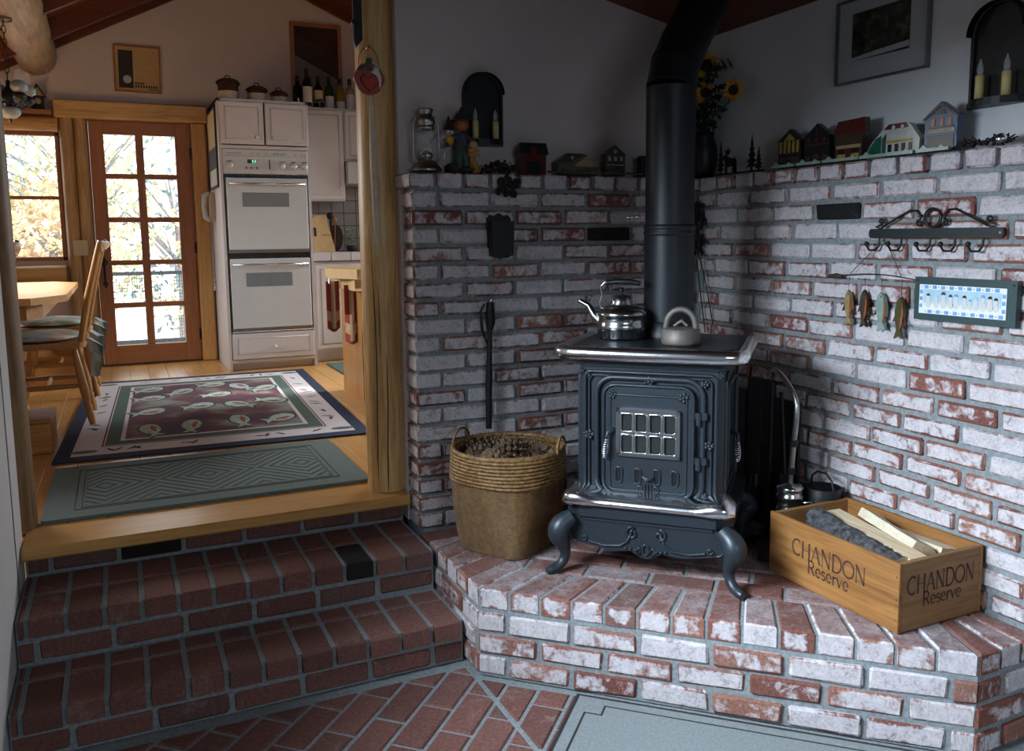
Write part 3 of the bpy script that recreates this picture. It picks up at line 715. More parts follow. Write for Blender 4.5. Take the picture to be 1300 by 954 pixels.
# door
door_s = obj('door', MB().prism(rrect(-.152, .148, .268, .637, .04), TS, .0, .014), 'cast_iron', stove)
mb = MB(); ring(mb, rrect(-.147, .143, .273, .632, .038), .006, .015); ring(mb, rrect(-.125, .122, .285, .60, .012), .004, .014); obj('door_moulding', mb, 'cast_iron', door_s)
mb = MB()
for a, b, c, d in ((-.103, .103, .545, .556), (-.103, .103, .400, .411), (-.103, -.092, .400, .556), (.092, .103, .400, .556)): mb.prism([(a, c), (b, c), (b, d), (a, d)], TS, .012, .026)
for u in (-.0465, 0, .0465): mb.prism([(u-.004, .408), (u+.004, .408), (u+.004, .548), (u-.004, .548)], TS, .014, .023)
mb.prism([(-.095, .474), (.095, .474), (.095, .482), (-.095, .482)], TS, .014, .024)
for i in range(4):
    for j in range(2): mb.tube([TS(u, v, .022) for u, v in rrect(-.089+.0465*i, -.050+.0465*i, .412+.07*j, .472+.07*j, .006, 3)], .0035, 5, closed=True)
obj('window_frame', mb, 'chrome', door_s)
for i in range(4):
    for j in range(2): obj('pane', MB().prism([(-.092+.0465*i, .409+.07*j), (-.047+.0465*i, .409+.07*j), (-.047+.0465*i, .477+.07*j), (-.092+.0465*i, .477+.07*j)], TS, .0145, .0155), 'stove_glass', door_s)
for u in (-.096, -.034, .028, .086):
    mb = MB(); mb.prism(rrect(u-.008, u+.008, .312, .358, .0079, 4), TS, .0142, .0150, 1); mb.tube([TS(a, b, .015) for a, b in rrect(u-.011, u+.011, .309, .361, .0109, 4)], .004, 5, 0, closed=True); obj('air_vent', mb, ['cast_iron', 'black_iron'], door_s)
mb = MB(); mb.tube([TS(-.018, .336, .02), TS(-.006, .330, .026), TS(.006, .330, .026), TS(.018, .336, .02)], [.004, .007, .007, .004], 8)
for sg in (-1, 1): mb.tube([TS(sg*.012+sg*u, .282+v, .016) for u, v in spiral(.012, .012, .014, .002, 200, 1.5)], .0035, 5)
for u in (-.012, 0, .012): mb.tube([TS(u, .272, .017), TS(u*.8, .31, .018)], [.005, .002], 6)
obj('damper_scroll', mb, 'cast_iron', door_s)
def coil_handle(name, T, parent, u, v):
    hn = obj(name, MB().tube([T(u+.014, v+.07, .0), T(u+.010, v+.075, .02), T(u, v+.066, .034), T(u-.004, v+.05, .036), T(u-.010, v-.015, .034)], [.010, .010, .007, .005, .004], 8), 'cast_iron', parent)
    pts = []; 
    for i in range(73):
        t = i/72; rr = .0045+.006*math.sin(PI*t); a = t*2*PI*9
        pts.append(T(u-.004-.008*t+rr*math.cos(a), v+.045-.065*t, .036+rr*math.sin(a)))
    obj('spring_grip', MB().tube(pts, .0018, 5), 'chrome', hn); return hn
coil_handle('latch_handle', TS, stove, -.128, .41)
for v in (.40, .545):
    mb = MB(); mb.prism(rrect(.148, .186, v-.012, v+.012, .006, 3), TS, .0, .020); mb.cyl(TS(.160, v-.03, .018), TS(.160, v+.012, .018), .009, n=10); obj('hinge', mb, 'cast_iron', stove)
def rosette(parent, T, u, v, r, w=.008, seed=0):
    mb = MB(); rnd = random.Random(seed)
    for k in range(5):
        a = 2*PI*k/5+rnd.uniform(-.2, .2); mb.ball(T(u+r*.62*math.cos(a), v+r*.62*math.sin(a), w), r*.42, 7, 5)
    mb.ball(T(u, v, w+.002), r*.35, 7, 5)
    for k in range(3):
        a = 2*PI*k/3+rnd.uniform(0, 1); mb.tube([T(u+r*math.cos(a)*q, v+r*math.sin(a)*q, w) for q in (.3, .9, 1.35)], [r*.22, r*.18, r*.05], 5)
    obj('rosette', mb, 'cast_iron', parent)
for i, (u, v, r) in enumerate(((-.196, .46, .017), (.192, .45, .017), (0, .646, .019), (-.196, .655, .010), (.176, .645, .014), (-.118, .600, .016), (.112, .600, .018), (-.165, .285, .013), (.182, .282, .014), (-.225, .672, .012), (.222, .675, .012))): rosette(stove, TS, u, v, r, .014 if abs(u) < .13 and v < .61 else .008, i)
# chrome fender and skirt
mb = MB(); prof = [(-.01, .232), (.052, .232), (.066, .236), (.076, .246), (.076, .258), (.066, .270), (.046, .279), (.02, .284), (-.01, .286)]
V = []; us = [-.280+.56*i/28 for i in range(29)]
for u in us:
    e = max(0, (abs(u)-.17)/.11); knob = math.sin(PI*min(1, e))*.012; end = max(0, (abs(u)-.262)/.018)
    for w, v in prof: V.append(TS(u, .237+(v-.237)*(1-.45*end)+(knob if v > .25 else 0)-.006*(1-e)*(v > .25), w*(1-.35*end)+(knob*.6 if w > .03 else 0)+.004))
k = len(prof); F = [(i*k+j, i*k+j+1, (i+1)*k+j+1, (i+1)*k+j) for i in range(28) for j in range(k-1)]
mb.add([*V], [f[::-1] for f in F], 0, True); mb.add(V[:k], [list(range(k))]); mb.add(V[-k:], [list(range(k))[::-1]])
obj('chrome_fender', mb, 'chrome', stove)
mb = MB(); mb.prism(foot_poly(.272, -.055, .43, .05), T0, .195, .238); mb.prism(foot_poly(.262, -.045, .43, .05), T0, .18, .197); obj('base_plate', mb, 'cast_iron', stove)
TK = frame((0, -.040, 0), (1, 0, 0), (0, 0, 1))
low = [(-.25, .105), (-.2, .095), (-.12, .082), (-.05, .088), (-.02, .072), (0, .066), (.02, .072), (.05, .088), (.12, .082), (.2, .095), (.25, .105)]
mb = MB(); mb.prism(low+[(.25, .19), (-.25, .19)], TK, -.012, 0); obj('skirt', mb, 'cast_iron', stove)
mb = MB()
for sg in (-1, 1):
    mb.tube([TK(sg*u, v, .003) for u, v in spiral(.045, .150, .006, .022, 20, 1.25, 18)+[(.060, .120), (.085, .103), (.14, .098), (.19, .108)]], .0045, 6)
    mb.tube([TK(sg*u, v, .003) for u, v in spiral(.205, .118, .003, .011, 0, 1.0, 10)], .004, 6)
    mb.tube([TK(sg*u, v, .003) for u, v in [(.032, .09), (.022, .105), (.012, .09), (.02, .08), (.032, .09)]], .0035, 6)
    for q in (.035, .05, .065): mb.ball(TK(sg*q, .094+(q-.035)*.1, .003), .005, 6, 4)
mb.tube([TK(u, v, .003) for u, v in arc(0, .098, .010, 0, 360, 12, .018)[:-1]], .004, 6, closed=True)
obj('scrollwork', mb, 'cast_iron', stove)
for sx in (-1, 1):
    for (yy, fy) in ((-.055, -1), (.36, 1)):
        x0 = .262
        pts = [(sx*(x0-.02), yy*.92, .19), (sx*(x0+.012), yy+fy*.012, .165), (sx*(x0+.022), yy+fy*.02, .135), (sx*(x0+.012), yy+fy*.012, .10), (sx*(x0+.004), yy+fy*.006, .07), (sx*(x0+.008), yy+fy*.010, .042), (sx*(x0+.024), yy+fy*.026, .022), (sx*(x0+.042), yy+fy*.044, .015), (sx*(x0+.052), yy+fy*.054, .014)]
        leg = obj('leg', MB().tube(*smooth(pts, [.026, .036, .037, .027, .019, .0165, .016, .0155, .011]), 14), 'cast_iron', stove)
        if fy < 0:
            TT = frame((sx*.247, -.058, 0), (1, 0, 0), (0, 0, 1)); mb = MB()
            mb.tube([TT(sx*u, v, .004) for u, v in [(-.012, .19), (.004, .175), (.006, .14), (-.004, .115), (-.018, .11)]], .004, 6); mb.tube([TT(sx*u, v, .004) for u, v in spiral(-.015, .178, .002, .010, 90, 1, 10)], .0035, 6)
            obj('leg_scroll', mb, 'cast_iron', leg)
# right side: panel mouldings, second spring handle
TR = frame((.235, 0, 0), (0, 1, 0), (0, 0, 1))
mb = MB(); mb.tube([TR(u, v, .004) for u, v in rrect(.03, .38, .262, .672, .03)], .006, 6, closed=True); mb.tube([TR(u, v, .004) for u, v in rrect(.08, .33, .30, .63, .03)], .008, 6, closed=True); obj('side_moulding', mb, 'cast_iron', stove)
coil_handle('side_handle', TR, stove, .10, .40)
TLf = frame((-.235, 0, 0), (0, -1, 0), (0, 0, 1))
obj('side_moulding', MB().tube([TLf(u, v, .004) for u, v in rrect(-.38, -.03, .262, .672, .03)], .006, 6, closed=True), 'cast_iron', stove)
# stove pipe
PD = .69
pipe = thing('stove_pipe', 'thick matte black stove pipe rising from the stove and bending near the ceiling', 'pipe', (-PD/S2, -PD/S2, .757), -PI/4)
obj('collar', MB().lathe([(.105, 0), (.105, .015), (.096, .03), (.093, .05), (.087, .055)], n=32), 'pipe_black', pipe)
obj('lower_section', MB().lathe([(.0875, .003), (.0875, .36)], n=40), 'pipe_black', pipe)
obj('joint_ring', MB().lathe([(.0875, .352), (.0905, .357), (.0905, .366), (.0865, .371), (.0905, .376), (.0905, .386), (.085, .391)], n=40), 'pipe_black', pipe)
obj('upper_section', MB().lathe([(.0848, .38), (.0848, .83)], n=40), 'pipe_black', pipe)
# elbow heading back and to the right
dx, dy = .08, .22
ax = [(0, 0, .82), (0, 0, .86), (.008, .035, .94), (.026, .115, 1.03), (.052, .235, 1.14), (.070, .315, 1.22)]
for i in range(4): obj('elbow_section', MB().tube(ax[i:i+3] if i == 3 else ax[i:i+2], .0850, 40, caps=False), 'pipe_black', pipe)
mb = MB()
for i in (1, 2, 3):
    t = (Vector(ax[i+1])-Vector(ax[i-1])).normalized()*.006; c = Vector(ax[i]); mb = MB().tube([c-t, c+t], .0858, 40); obj('seam_ring', mb, 'pipe_black', pipe)
mb = MB(); mb.tube([(-.085, 0, .418), (-.105, 0, .418)], .003, 6); pts = [(-.105-.045*i/60, .006*math.cos(i*.7), .418+.006*math.sin(i*.7)) for i in range(61)]; mb.tube(pts, .0016, 5); obj('damper_handle', mb, 'chrome', pipe)

# --- kettle (nickel), and sad-iron shaped humidifier on the stove top
def st(s, d, z=.757): return ((-d+s)/S2, (-d-s)/S2, z)
ket = thing('kettle', 'shiny nickel teakettle with black wooden grip on the stove top', 'kettle', st(-.142, .815), -PI/4)
obj('pot', MB().lathe([(.0, .001), (.078, .001), (.080, .006), (.080, .03), (.0825, .034), (.0825, .05), (.080, .054), (.080, .075), (.086, .082), (.086, .088), (.078, .100), (.055, .113), (.040, .118)], n=36), 'nickel', ket)
lid = obj('lid', MB().lathe([(.040, .116), (.036, .128), (.034, .142), (.024, .150), (.008, .153), (0, .153)], n=28), 'nickel', ket); obj('lid_knob', MB().lathe([(.005, .150), (.005, .160), (.011, .164), (.011, .172), (.006, .176), (0, .176)], n=14), 'black_iron', lid)
obj('spout', MB().tube([(-.070, 0, .055), (-.098, 0, .078), (-.118, 0, .112), (-.150, 0, .128)], [.020, .015, .011, .008], 12), 'nickel', ket)
hb = obj('handle_bracket', MB().tube([(-.070, 0, .098), (-.080, 0, .125), (-.068, 0, .150), (-.074, 0, .178), (-.058, 0, .196), (-.045, 0, .190)], .004, 8), 'nickel', ket)
obj('grip', MB().tube([(-.052, 0, .192), (-.02, 0, .196), (.03, 0, .196), (.066, 0, .190)], [.007, .011, .011, .008], 10), 'black_iron', ket)
mb = MB()
for k in range(26):
    a = 2*PI*k/26; mb.box(-.004, .004, -.002, .002, .008, .028, T=lambda x, y, z, a=a: ((.0805+y)*math.cos(a)-x*math.sin(a), (.0805+y)*math.sin(a)+x*math.cos(a), z))
obj('pierced_band', mb, 'black_iron', ket, kind='stuff')
iron = thing('iron_steamer', 'grey cast-iron arched-handle steamer standing on the stove top', 'steamer', st(.082, .93), -PI/4)
obj('pot', MB().lathe([(0, .001), (.062, .001), (.064, .010), (.061, .05), (.058, .052), (.03, .056), (0, .058)], n=30), 'grey_iron', iron)
mb = MB(); mb.tube([(-.050, 0, .048)]+[(x, 0, z+.062) for x, z in arc(0, 0, .047, 180, 0, 14, .052)]+[(.050, 0, .048)], [.008]+[.0105]*15+[.008], 10); obj('handle', mb, 'grey_iron', iron)
obj('finial', MB().tube([(-.020, -.01, .060), (-.008, -.01, .070), (.004, -.01, .078), (.012, -.01, .070), (.022, -.01, .062)], [.006, .005, .007, .005, .006], 8), 'grey_iron', iron)

# --- basket of pine cones
bas = thing('wicker_basket', 'tall brown wicker basket holding pine cones beside the brick wall', 'basket', (-1.02, -.265, 0))
RBH = .362
def bas_fn(t):
    def f(q):
        a = q-.55; p_ = 2+4*(1-t)**1.3; return (abs(math.cos(a))**p_+abs(math.sin(a))**p_)**(-1/p_)
    return f
def bas_ring(z, off=0):
    t = min(max(z/RBH, 0), 1); r = .138+(.198-.138)*t**.75 + off; f = bas_fn(t); return [(r*f(2*PI*j/40)*math.cos(2*PI*j/40), r*f(2*PI*j/40)*math.sin(2*PI*j/40), z) for j in range(40)]
mb = MB(); zs = [.003+.017*i for i in range(21)]; V = []
for z in zs: V += bas_ring(z)
for z in zs[::-1]: V += bas_ring(z, -.010)
nz = len(zs)*2; F = [(i*40+j, i*40+(j+1) % 40, (i+1)*40+(j+1) % 40, (i+1)*40+j) for i in range(nz-1) for j in range(40)]
mb.add(V, F, 0, True); mb.add(bas_ring(.004), [list(range(40))[::-1]]); mb.add(bas_ring(.015, -.01), [list(range(40))]); obj('woven_body', mb, 'wicker', bas)
mb = MB()
for k in range(8): mb.tube(bas_ring(.262+.0125*k, .004+.001*(k % 2)), .0062, 6, closed=True)
mb.tube(bas_ring(.362, .0), .010, 6, closed=True); obj('rim_bands', mb, 'wicker_rim', bas)
mb = MB()
for k in range(34):
    a = 2*PI*k/34; mb.tube([(.204*math.cos(a), .204*math.sin(a), .350), (.200*math.cos(a+.03), .200*math.sin(a+.03), .374), (.186*math.cos(a+.06), .186*math.sin(a+.06), .356)], .0025, 4)
obj('rim_lashing', mb, 'wicker_rim', bas, kind='stuff')
for a in (2.2, -.75):
    c, s_ = math.cos(a), math.sin(a); pts = []
    for i in range(13):
        t = PI*i/12; w = .055*math.cos(t); h = .050*math.sin(t); pts.append((.198*c-w*s_, .198*s_+w*c, .360+h))
    obj('loop_handle', MB().tube(pts, .0055, 7), 'wicker_rim', bas)
obj('basket_stake', MB().tube([(-.112, -.138, .255), (-.103, -.128, .15), (-.092, -.118, .02)], .004, 5), 'text_brown', bas)
# pine cones: one mesh, many copies
mb = MB(); mb.ball((0, 0, 0), (.028, .028, .040), 10, 8, 0)
for k in range(70):
    t = (k+.5)/70; z = -.040+.080*t; rr = .030*math.sqrt(max(0, 1-((z)/.044)**2))+.003; a = k*2.39996; ca, sa = math.cos(a), math.sin(a)
    p = Vector((rr*ca, rr*sa, z)); o = Vector((ca, sa, .55)); side = Vector((-sa, ca, 0))
    mb.add([p-side*.005, p+side*.005, p+o*.010+side*.006, p+o*.013, p+o*.010-side*.006, p+o*.009+Vector((0, 0, -.005))], [(0, 1, 2, 3, 4), (0, 4, 3, 5), (1, 5, 3, 2), (0, 5, 1)], 1)
cone_me = mesh_of('pine_cone', mb, ['brown_cone', 'cone_tip'])
rnd = random.Random(4); k = 0
CONE_LABELS = ['brown pine cone at the center of the basket heap', 'pine cone in the basket at the right rim nearest the stove', 'pine cone at the back right of the basket near the brick wall', 'pine cone at the back left of the basket below the loop handle', 'pine cone against the left rim of the basket', 'pine cone at the front left rim of the basket', 'pine cone at the front rim of the basket facing the room', 'pine cone at the front right of the basket beside the loop handle']
spots = [(.0, .0)]+[(.108*math.cos(a), .108*math.sin(a)) for a in [i*PI/3.5+.3 for i in range(7)]]
for (x, y) in spots:
    o = obj('pine_cone', cone_me, None, loc=(-1.02+x+rnd.uniform(-.008, .008), -.265+y+rnd.uniform(-.008, .008), .318+rnd.uniform(-.010, .010)+(.012 if k == 0 else 0)), label=CONE_LABELS[k], cat='pine cone', group='pine cones heaped in the wicker basket')
    o.rotation_euler = (rnd.uniform(.6, 1.9), rnd.uniform(-.6, .6), rnd.uniform(0, 6.28)); s_ = rnd.uniform(1.25, 1.45); o.scale = (s_, s_, s_); k += 1
obj('cone_fill', MB().prism([(x, y) for x, y, z in bas_ring(.28, -.012)], frame((0, 0, 0), (1, 0, 0), (0, 1, 0)), .262, .278), 'brown_cone', bas, kind='stuff')

# --- long fire tool hanging behind the basket
tool = thing('fire_poker', 'long black fire tool hanging on the brick wall behind the basket', 'fire tool', (-.985, -.02, .36))
obj('shaft', MB().tube([(-.012, -.02, .02), (-.008, -.015, .18), (0, -.01, .34), (.004, -.008, .46)], [.012, .014, .010, .008], 8), 'black_iron', tool)
obj('grip', MB().tube([(.004, -.008, .40), (.006, -.008, .43), (.006, -.008, .505)], [.012, .019, .015], 10), 'black_iron', tool)
obj('tongs_arm', MB().tube([(-.002, -.012, .33), (-.030, -.012, .40), (-.036, -.012, .47), (-.020, -.012, .50)], [.004, .006, .006, .004], 8), 'black_iron', tool)
obj('hook', MB().tube([(.012, .018, .535), (.012, -.005, .535), (.008, -.018, .52), (.004, -.012, .50)], .004, 8), 'nickel', tool)
# --- wooden wine crate with firewood
CX0, CX1, CY0, CY1, CHt = -.352, -.012, -1.395, -.88, .205
crate = thing('wine_crate', 'wooden CHANDON Reserve wine crate filled with firewood at the hearth corner', 'crate', ((CX0+CX1)/2, (CY0+CY1)/2, 0))
hx, hy, th = (CX1-CX0)/2, (CY1-CY0)/2, .013
obj('side_board', MB().box(-hx, -hx+th, -hy, hy, .003, CHt, bev=.0015), 'crate_y', crate)
obj('side_board', MB().box(hx-th, hx, -hy, hy, .003, CHt, bev=.0015), 'crate_y', crate)
e1 = obj('end_board', MB().box(-hx+th, hx-th, -hy+.001, -hy+th+.004, .003, CHt-.002, bev=.0015), 'crate_x', crate)
obj('end_board', MB().box(-hx+th, hx-th, hy-th-.004, hy-.001, .003, CHt-.002, bev=.0015), 'crate_x', crate)
obj('bottom_board', MB().box(-hx+th, hx-th, -hy+th, hy-th, .006, .016), 'crate_y', crate)
# stroke lettering: thick-and-thin Roman capitals and small letters on a unit height
def letter(ch):
    K, H = .145, .048      # thick, hairline
    A = lambda cx, cy, rx, ry, a0, a1: [(cx+rx*math.cos(math.radians(a0+(a1-a0)*i/14)), cy+ry*math.sin(math.radians(a0+(a1-a0)*i/14))) for i in range(15)]
    sf = lambda x, y: ([(x-.07, y), (x+.07, y)], H)
    if ch == 'C': return .86, [(A(.5, .5, .42, .49, 55, 305), K*.8), ([(.74, .78), (.74, .96)], H), ([(.74, .2), (.72, .08)], H)]
    if ch == 'H': return .86, [([(.14, 0), (.14, 1)], K), ([(.70, 0), (.70, 1)], K), ([(.14, .5), (.70, .5)], H), sf(.14, 0), sf(.14, 1), sf(.70, 0), sf(.70, 1)]
    if ch == 'A': return .84, [([(.06, 0), (.40, 1)], H*1.3), ([(.40, 1), (.76, 0)], K), ([(.18, .36), (.62, .36)], H), sf(.07, 0), sf(.75, 0)]
    if ch == 'N': return .88, [([(.14, 0), (.14, 1)], H*1.3), ([(.12, 1), (.72, 0)], K), ([(.72, 0), (.72, 1)], H*1.3), sf(.14, 0), sf(.10, 1), sf(.72, 1)]
    if ch == 'D': return .90, [([(.14, 0), (.14, 1)], K), ([(.14, 1), (.36, 1)]+A(.36, .5, .44, .5, 90, -90)+[(.14, 0)], K*.75), sf(.12, 0), sf(.12, 1)]
    if ch == 'O': return .96, [(A(.47, .5, .43, .49, 0, 360), K*.8)]
    if ch == 'R': return .78, [([(.14, 0), (.14, 1)], K), ([(.14, 1), (.34, 1)]+A(.34, .75, .26, .25, 90, -90)+[(.14, .5)], K*.7), ([(.36, .5), (.70, 0)], K), sf(.14, 0), sf(.12, 1)]
    if ch == 'e': return .58, [([(.08, .34), (.50, .34)], H), (A(.29, .33, .22, .32, 0, 320), K*.75)]
    if ch == 's': return .46, [(A(.23, .48, .15, .16, 30, 260)+A(.23, .16, .16, .16, 90, -150), K*.7)]
    if ch == 'r': return .44, [([(.12, 0), (.12, .64)], K), ([(.12, .42), (.22, .58), (.34, .63), (.40, .58)], K*.7), sf(.12, 0)]
    if ch == 'v': return .54, [([(.05, .64), (.26, 0)], K), ([(.26, 0), (.47, .64)], H*1.3), sf(.05, .64), sf(.47, .64)]
def lettering(T, text, u, v, h, mb, w=.0004, sx=1.0):
    x = u
    for ch in text:
        adv, strokes = letter(ch)
        for pts, wd in strokes:
            for i in range(len(pts)-1):
                a, b = Vector(pts[i]), Vector(pts[i+1]); d = b-a
                if d.length < 1e-6: continue
                d.normalize(); nrm = Vector((-d.y, d.x))*wd/2; a = a-d*.01; b = b+d*.01
                q = [a-nrm, b-nrm, b+nrm, a+nrm]; mb.add([T(x+p.x*h*sx, v+p.y*h, w) for p in q], [(0, 1, 2, 3)])
        x += adv*h*sx
def text_w(text, h, sx=1.0): return sum(letter(c)[0] for c in text)*h*sx
T = frame((-hx-.0003, 0, 0), (0, -1, 0), (0, 0, 1)); mb = MB()
lettering(T, 'CHANDON', -.155, .098, .052, mb, sx=.93); lettering(T, 'Reserve', -.085, .056, .042, mb); obj('lettering', mb, 'text_brown', crate)
T = frame((0, -hy+.0007, 0), (1, 0, 0), (0, 0, 1)); mb = MB(); lettering(T, 'CHANDON', -.140, .108, .052, mb, sx=.86); lettering(T, 'Reserve', -.075, .066, .040, mb); obj('lettering', mb, 'text_brown', crate)
for y in (-hy+.008,):
    for z in (.04, .10, .165): obj('nail_head', MB().cyl((-hx-.001, y, z), (-hx+.002, y, z), .0028, n=8), 'nickel', crate)
def firewood(label, a, b, prof, mats, mi, rot=0):
    a, b = Vector(a), Vector(b); d = (b-a).normalized(); u = d.cross(Vector((0, 0, 1))).normalized(); v = u.cross(d)
    c0, s0 = math.cos(rot), math.sin(rot); u, v = u*c0+v*s0, v*c0-u*s0
    n = len(prof); rnd = random.Random(len(label)); rings = 22 if mats[0] == 'bark' else 7; V = []
    for k in range(rings):
        p = a+(b-a)*k/(rings-1); f = 1+rnd.uniform(-.06, .06)
        V += [tuple(p+(u*x+v*y)*(f+(rnd.uniform(-.13, .13) if mats[0] == 'bark' else 0))+u*rnd.uniform(-.002, .002)) for x, y in prof]
    mb = MB(); mb.add(V, [(k*n+j, k*n+(j+1) % n, (k+1)*n+(j+1) % n, (k+1)*n+j) for k in range(rings-1) for j in range(n)])
    mb.M = [mi[i % len(mi)] for i in range(len(mb.F))]
    mb.add(V[:n], [list(range(n))[::-1]], 1); mb.add(V[-n:], [list(range(n))], 1)
    c = (a+b)/2; mb.V = [tuple(Vector(x)-c) for x in mb.V]
    return obj('firewood', mb, mats, loc=tuple(c), label=label, cat='firewood', group='split firewood in the wine crate')
barkprof = [(.036*math.cos(2*PI*i/12), .036*math.sin(2*PI*i/12)) for i in range(12)]
firewood('firewood log with dark rough bark in the wine crate', (-.262, -.985, .200), (-.300, -1.350, .168), barkprof, ['bark', 'split_wood'], [0])
wedge = [(-.045, -.02), (.045, -.028), (.05, .0), (.0, .03), (-.04, .02)]
firewood('greyish tan split firewood next to the bark-covered log', (-.170, -.985, .190), (-.232, -1.370, .172), wedge, ['split_wood', 'white_wood'], [0], .5)
firewood('broad pale split firewood leaning in the middle of the crate', (-.088, -1.055, .192), (-.160, -1.325, .178), [(-.050, -.012), (.05, -.02), (.055, .008), (0, .022), (-.045, .014)], ['white_wood', 'split_wood'], [0], .7)
firewood('thin whitish split firewood nearest the right brick wall', (-.055, -1.10, .165), (-.085, -1.345, .178), [(-.035, -.008), (.035, -.012), (.035, .006), (-.03, .012)], ['white_wood', 'split_wood'], [0], .3)
firewood('split firewood lying low across the bottom of the crate', (-.15, -.91, .075), (-.14, -1.36, .085), [(-.06, -.035), (.06, -.035), (.05, .03), (-.05, .03)], ['split_wood', 'white_wood'], [0])
firewood('second low split firewood stick under the barky log', (-.28, -.91, .055), (-.28, -1.36, .055), [(-.04, -.03), (.04, -.03), (.035, .03), (-.03, .03)], ['split_wood', 'white_wood'], [0])

# --- tankard, coal hod and shovel in the dark corner between stove and crate
tk = thing('tankard', 'shiny lidded pewter tankard standing behind the wine crate', 'tankard', (-.19, -.795, 0))
obj('body', MB().lathe([(0, .001), (.048, .001), (.050, .01), (.044, .02), (.046, .10), (.043, .15), (.046, .158), (.046, .166), (.041, .172), (.041, .20), (.046, .205), (.046, .214), (.040, .220), (.042, .235)], n=28), 'nickel', tk)
obj('lid', MB().lathe([(.044, .234), (.045, .242), (.036, .250), (.012, .254), (.006, .262), (0, .264)], n=28), 'nickel', tk)
obj('handle', MB().tube([(.030, -.034, .19), (.045, -.052, .195), (.055, -.062, .17), (.052, -.060, .13), (.040, -.046, .10), (.032, -.034, .09)], [.004, .006, .006, .005, .005, .004], 8), 'nickel', tk)
hod = thing('coal_hod', 'black coal hod standing in the shadow behind the crate and stove', 'coal hod', (-.075, -.825, 0))
prof = [(0, .002), (.046, .002), (.05, .01), (.054, .12), (.060, .235), (.058, .238), (.05, .12), (.042, .014), (0, .012)]
obj('bucket', MB().lathe(prof, n=24, fn=lambda q, z: 1+.12*(z/.2)*math.cos(q+PI/2)), 'black_iron', hod)
obj('bail_handle', MB().tube([(0, .05, .225), (0, .045, .265), (0, .02, .285), (0, -.02, .285), (0, -.045, .265), (0, -.058, .225)], .004, 8), 'black_iron', hod)
car = thing('log_carrier', 'curved dark steel-handled fire tool set leaning between stove and right wall', 'tool set', (-.13, -.625, 0))
obj('base', MB().lathe([(0, .001), (.050, .001), (.050, .012), (.02, .022), (0, .022)], n=24), 'black_iron', car)
obj('post', MB().tube([(0, 0, .015), (0, 0, .58)], .010, 8), 'black_iron', car)
obj('curved_handle', MB().tube(*smooth([(0, .0, .60), (-.035, -.055, .632), (-.05, -.125, .605), (-.055, -.18, .55), (-.06, -.19, .48), (-.06, -.18, .38), (-.06, -.17, .25)], [.0095]*7), 10), 'pewter', car)
for z in (.30, .40): obj('handle_clamp', MB().cyl((-.06, -.181+(.40-z)*.08, z-.012), (-.06, -.183+(.40-z)*.08, z+.012), .013, n=10), 'black_iron', car)
obj('shovel', MB().tube([(0, -.05, .55), (0, -.078, .25)], .007, 8).box(-.03, .03, -.085, -.075, .03, .26), 'black_iron', car)
obj('brush', MB().tube([(0, .05, .55), (0, .06, .22)], .007, 8).lathe([(.012, .22), (.022, .18), (.03, .05), (0, .045)], (0, .075, 0), 12), 'black_iron', car)
fs = thing('shade_panels', 'black panels added to deepen the dark between stove and right wall', 'shade panel', (-.06, -.50, 0))  # black panels added to darken the gap where the stove's shade falls
for k in range(3): obj('shade_panel', MB().box(-.006, .006, -.075, .075, .02, .56-.05*abs(k-1), bev=.002, T=lambda x, y, z, k=k: (x+.012*(k % 2)-.02*k*.3, y+.145-.15*k+.02, z)), 'black_iron', fs)
obj('foot_bar', MB().tube([(0, .24, .012), (0, -.20, .012)], .010, 8), 'black_iron', fs)
# --- rug on the living-room floor in front of the hearth
rg = thing('floor_rug', 'grey rug with a dark stepped border on the brick floor before the hearth', 'rug', (-1.055, -.835, FLZ+.004), math.atan2(dB[1], dB[0]))
for nm, a, b, z0, z1, mm in (('rug_base', 0, 0, 0, .006, 'ink'), ('rug_field', .012, .012, .005, .0075, 'rug_grey'), ('stepped_line', .045, .045, .006, .0082, 'ink'), ('inner_field', .052, .052, .007, .0088, 'rug_grey')):
    n_ = 0 if nm in ('rug_base', 'rug_field') else .05
    poly = [(a+n_, -b-n_*0), (a+n_, -b), (1.0-a, -b), (1.0-a, -.65+b), (a, -.65+b), (a, -b-n_)]+([(a+n_, -b-n_)] if n_ else [])
    obj(nm, MB().prism(poly, frame((0, 0, 0), (1, 0, 0), (0, 1, 0)), z0, z1), mm, rg)
# ================================================================== THINGS ON THE LEDGES
LZ = TOPZ
# --- hurricane lantern
lan = thing('oil_lantern', 'silver metal hurricane oil lantern at the left end of the brick ledge', 'lantern', (-1.185, .075, LZ))
obj('fuel_tank', MB().lathe([(0, .001), (.056, .001), (.058, .006), (.056, .014), (.046, .024), (.040, .034), (.034, .040), (.020, .044), (.016, .055)], n=28), 'pewter', lan)
obj('burner', MB().lathe([(.018, .05), (.024, .056), (.024, .068), (.012, .078), (0, .078)], n=18), 'pewter', lan)
obj('globe', MB().lathe([(.026, .068), (.034, .085), (.037, .105), (.034, .13), (.026, .15), (.024, .156)], n=24), 'lamp_glass', lan)
obj('chimney_hood', MB().lathe([(.026, .152), (.034, .158), (.034, .166), (.028, .170), (.034, .176), (.036, .19), (.030, .20), (.024, .21), (.026, .222), (.030, .226), (.026, .232), (0, .232)], n=24), 'pewter', lan)
for sg in (-1, 1): obj('side_tube', MB().tube([(sg*.034, 0, .036), (sg*.048, 0, .048), (sg*.050, 0, .09), (sg*.050, 0, .17), (sg*.040, 0, .20), (sg*.028, 0, .205)], .0045, 8), 'pewter', lan)
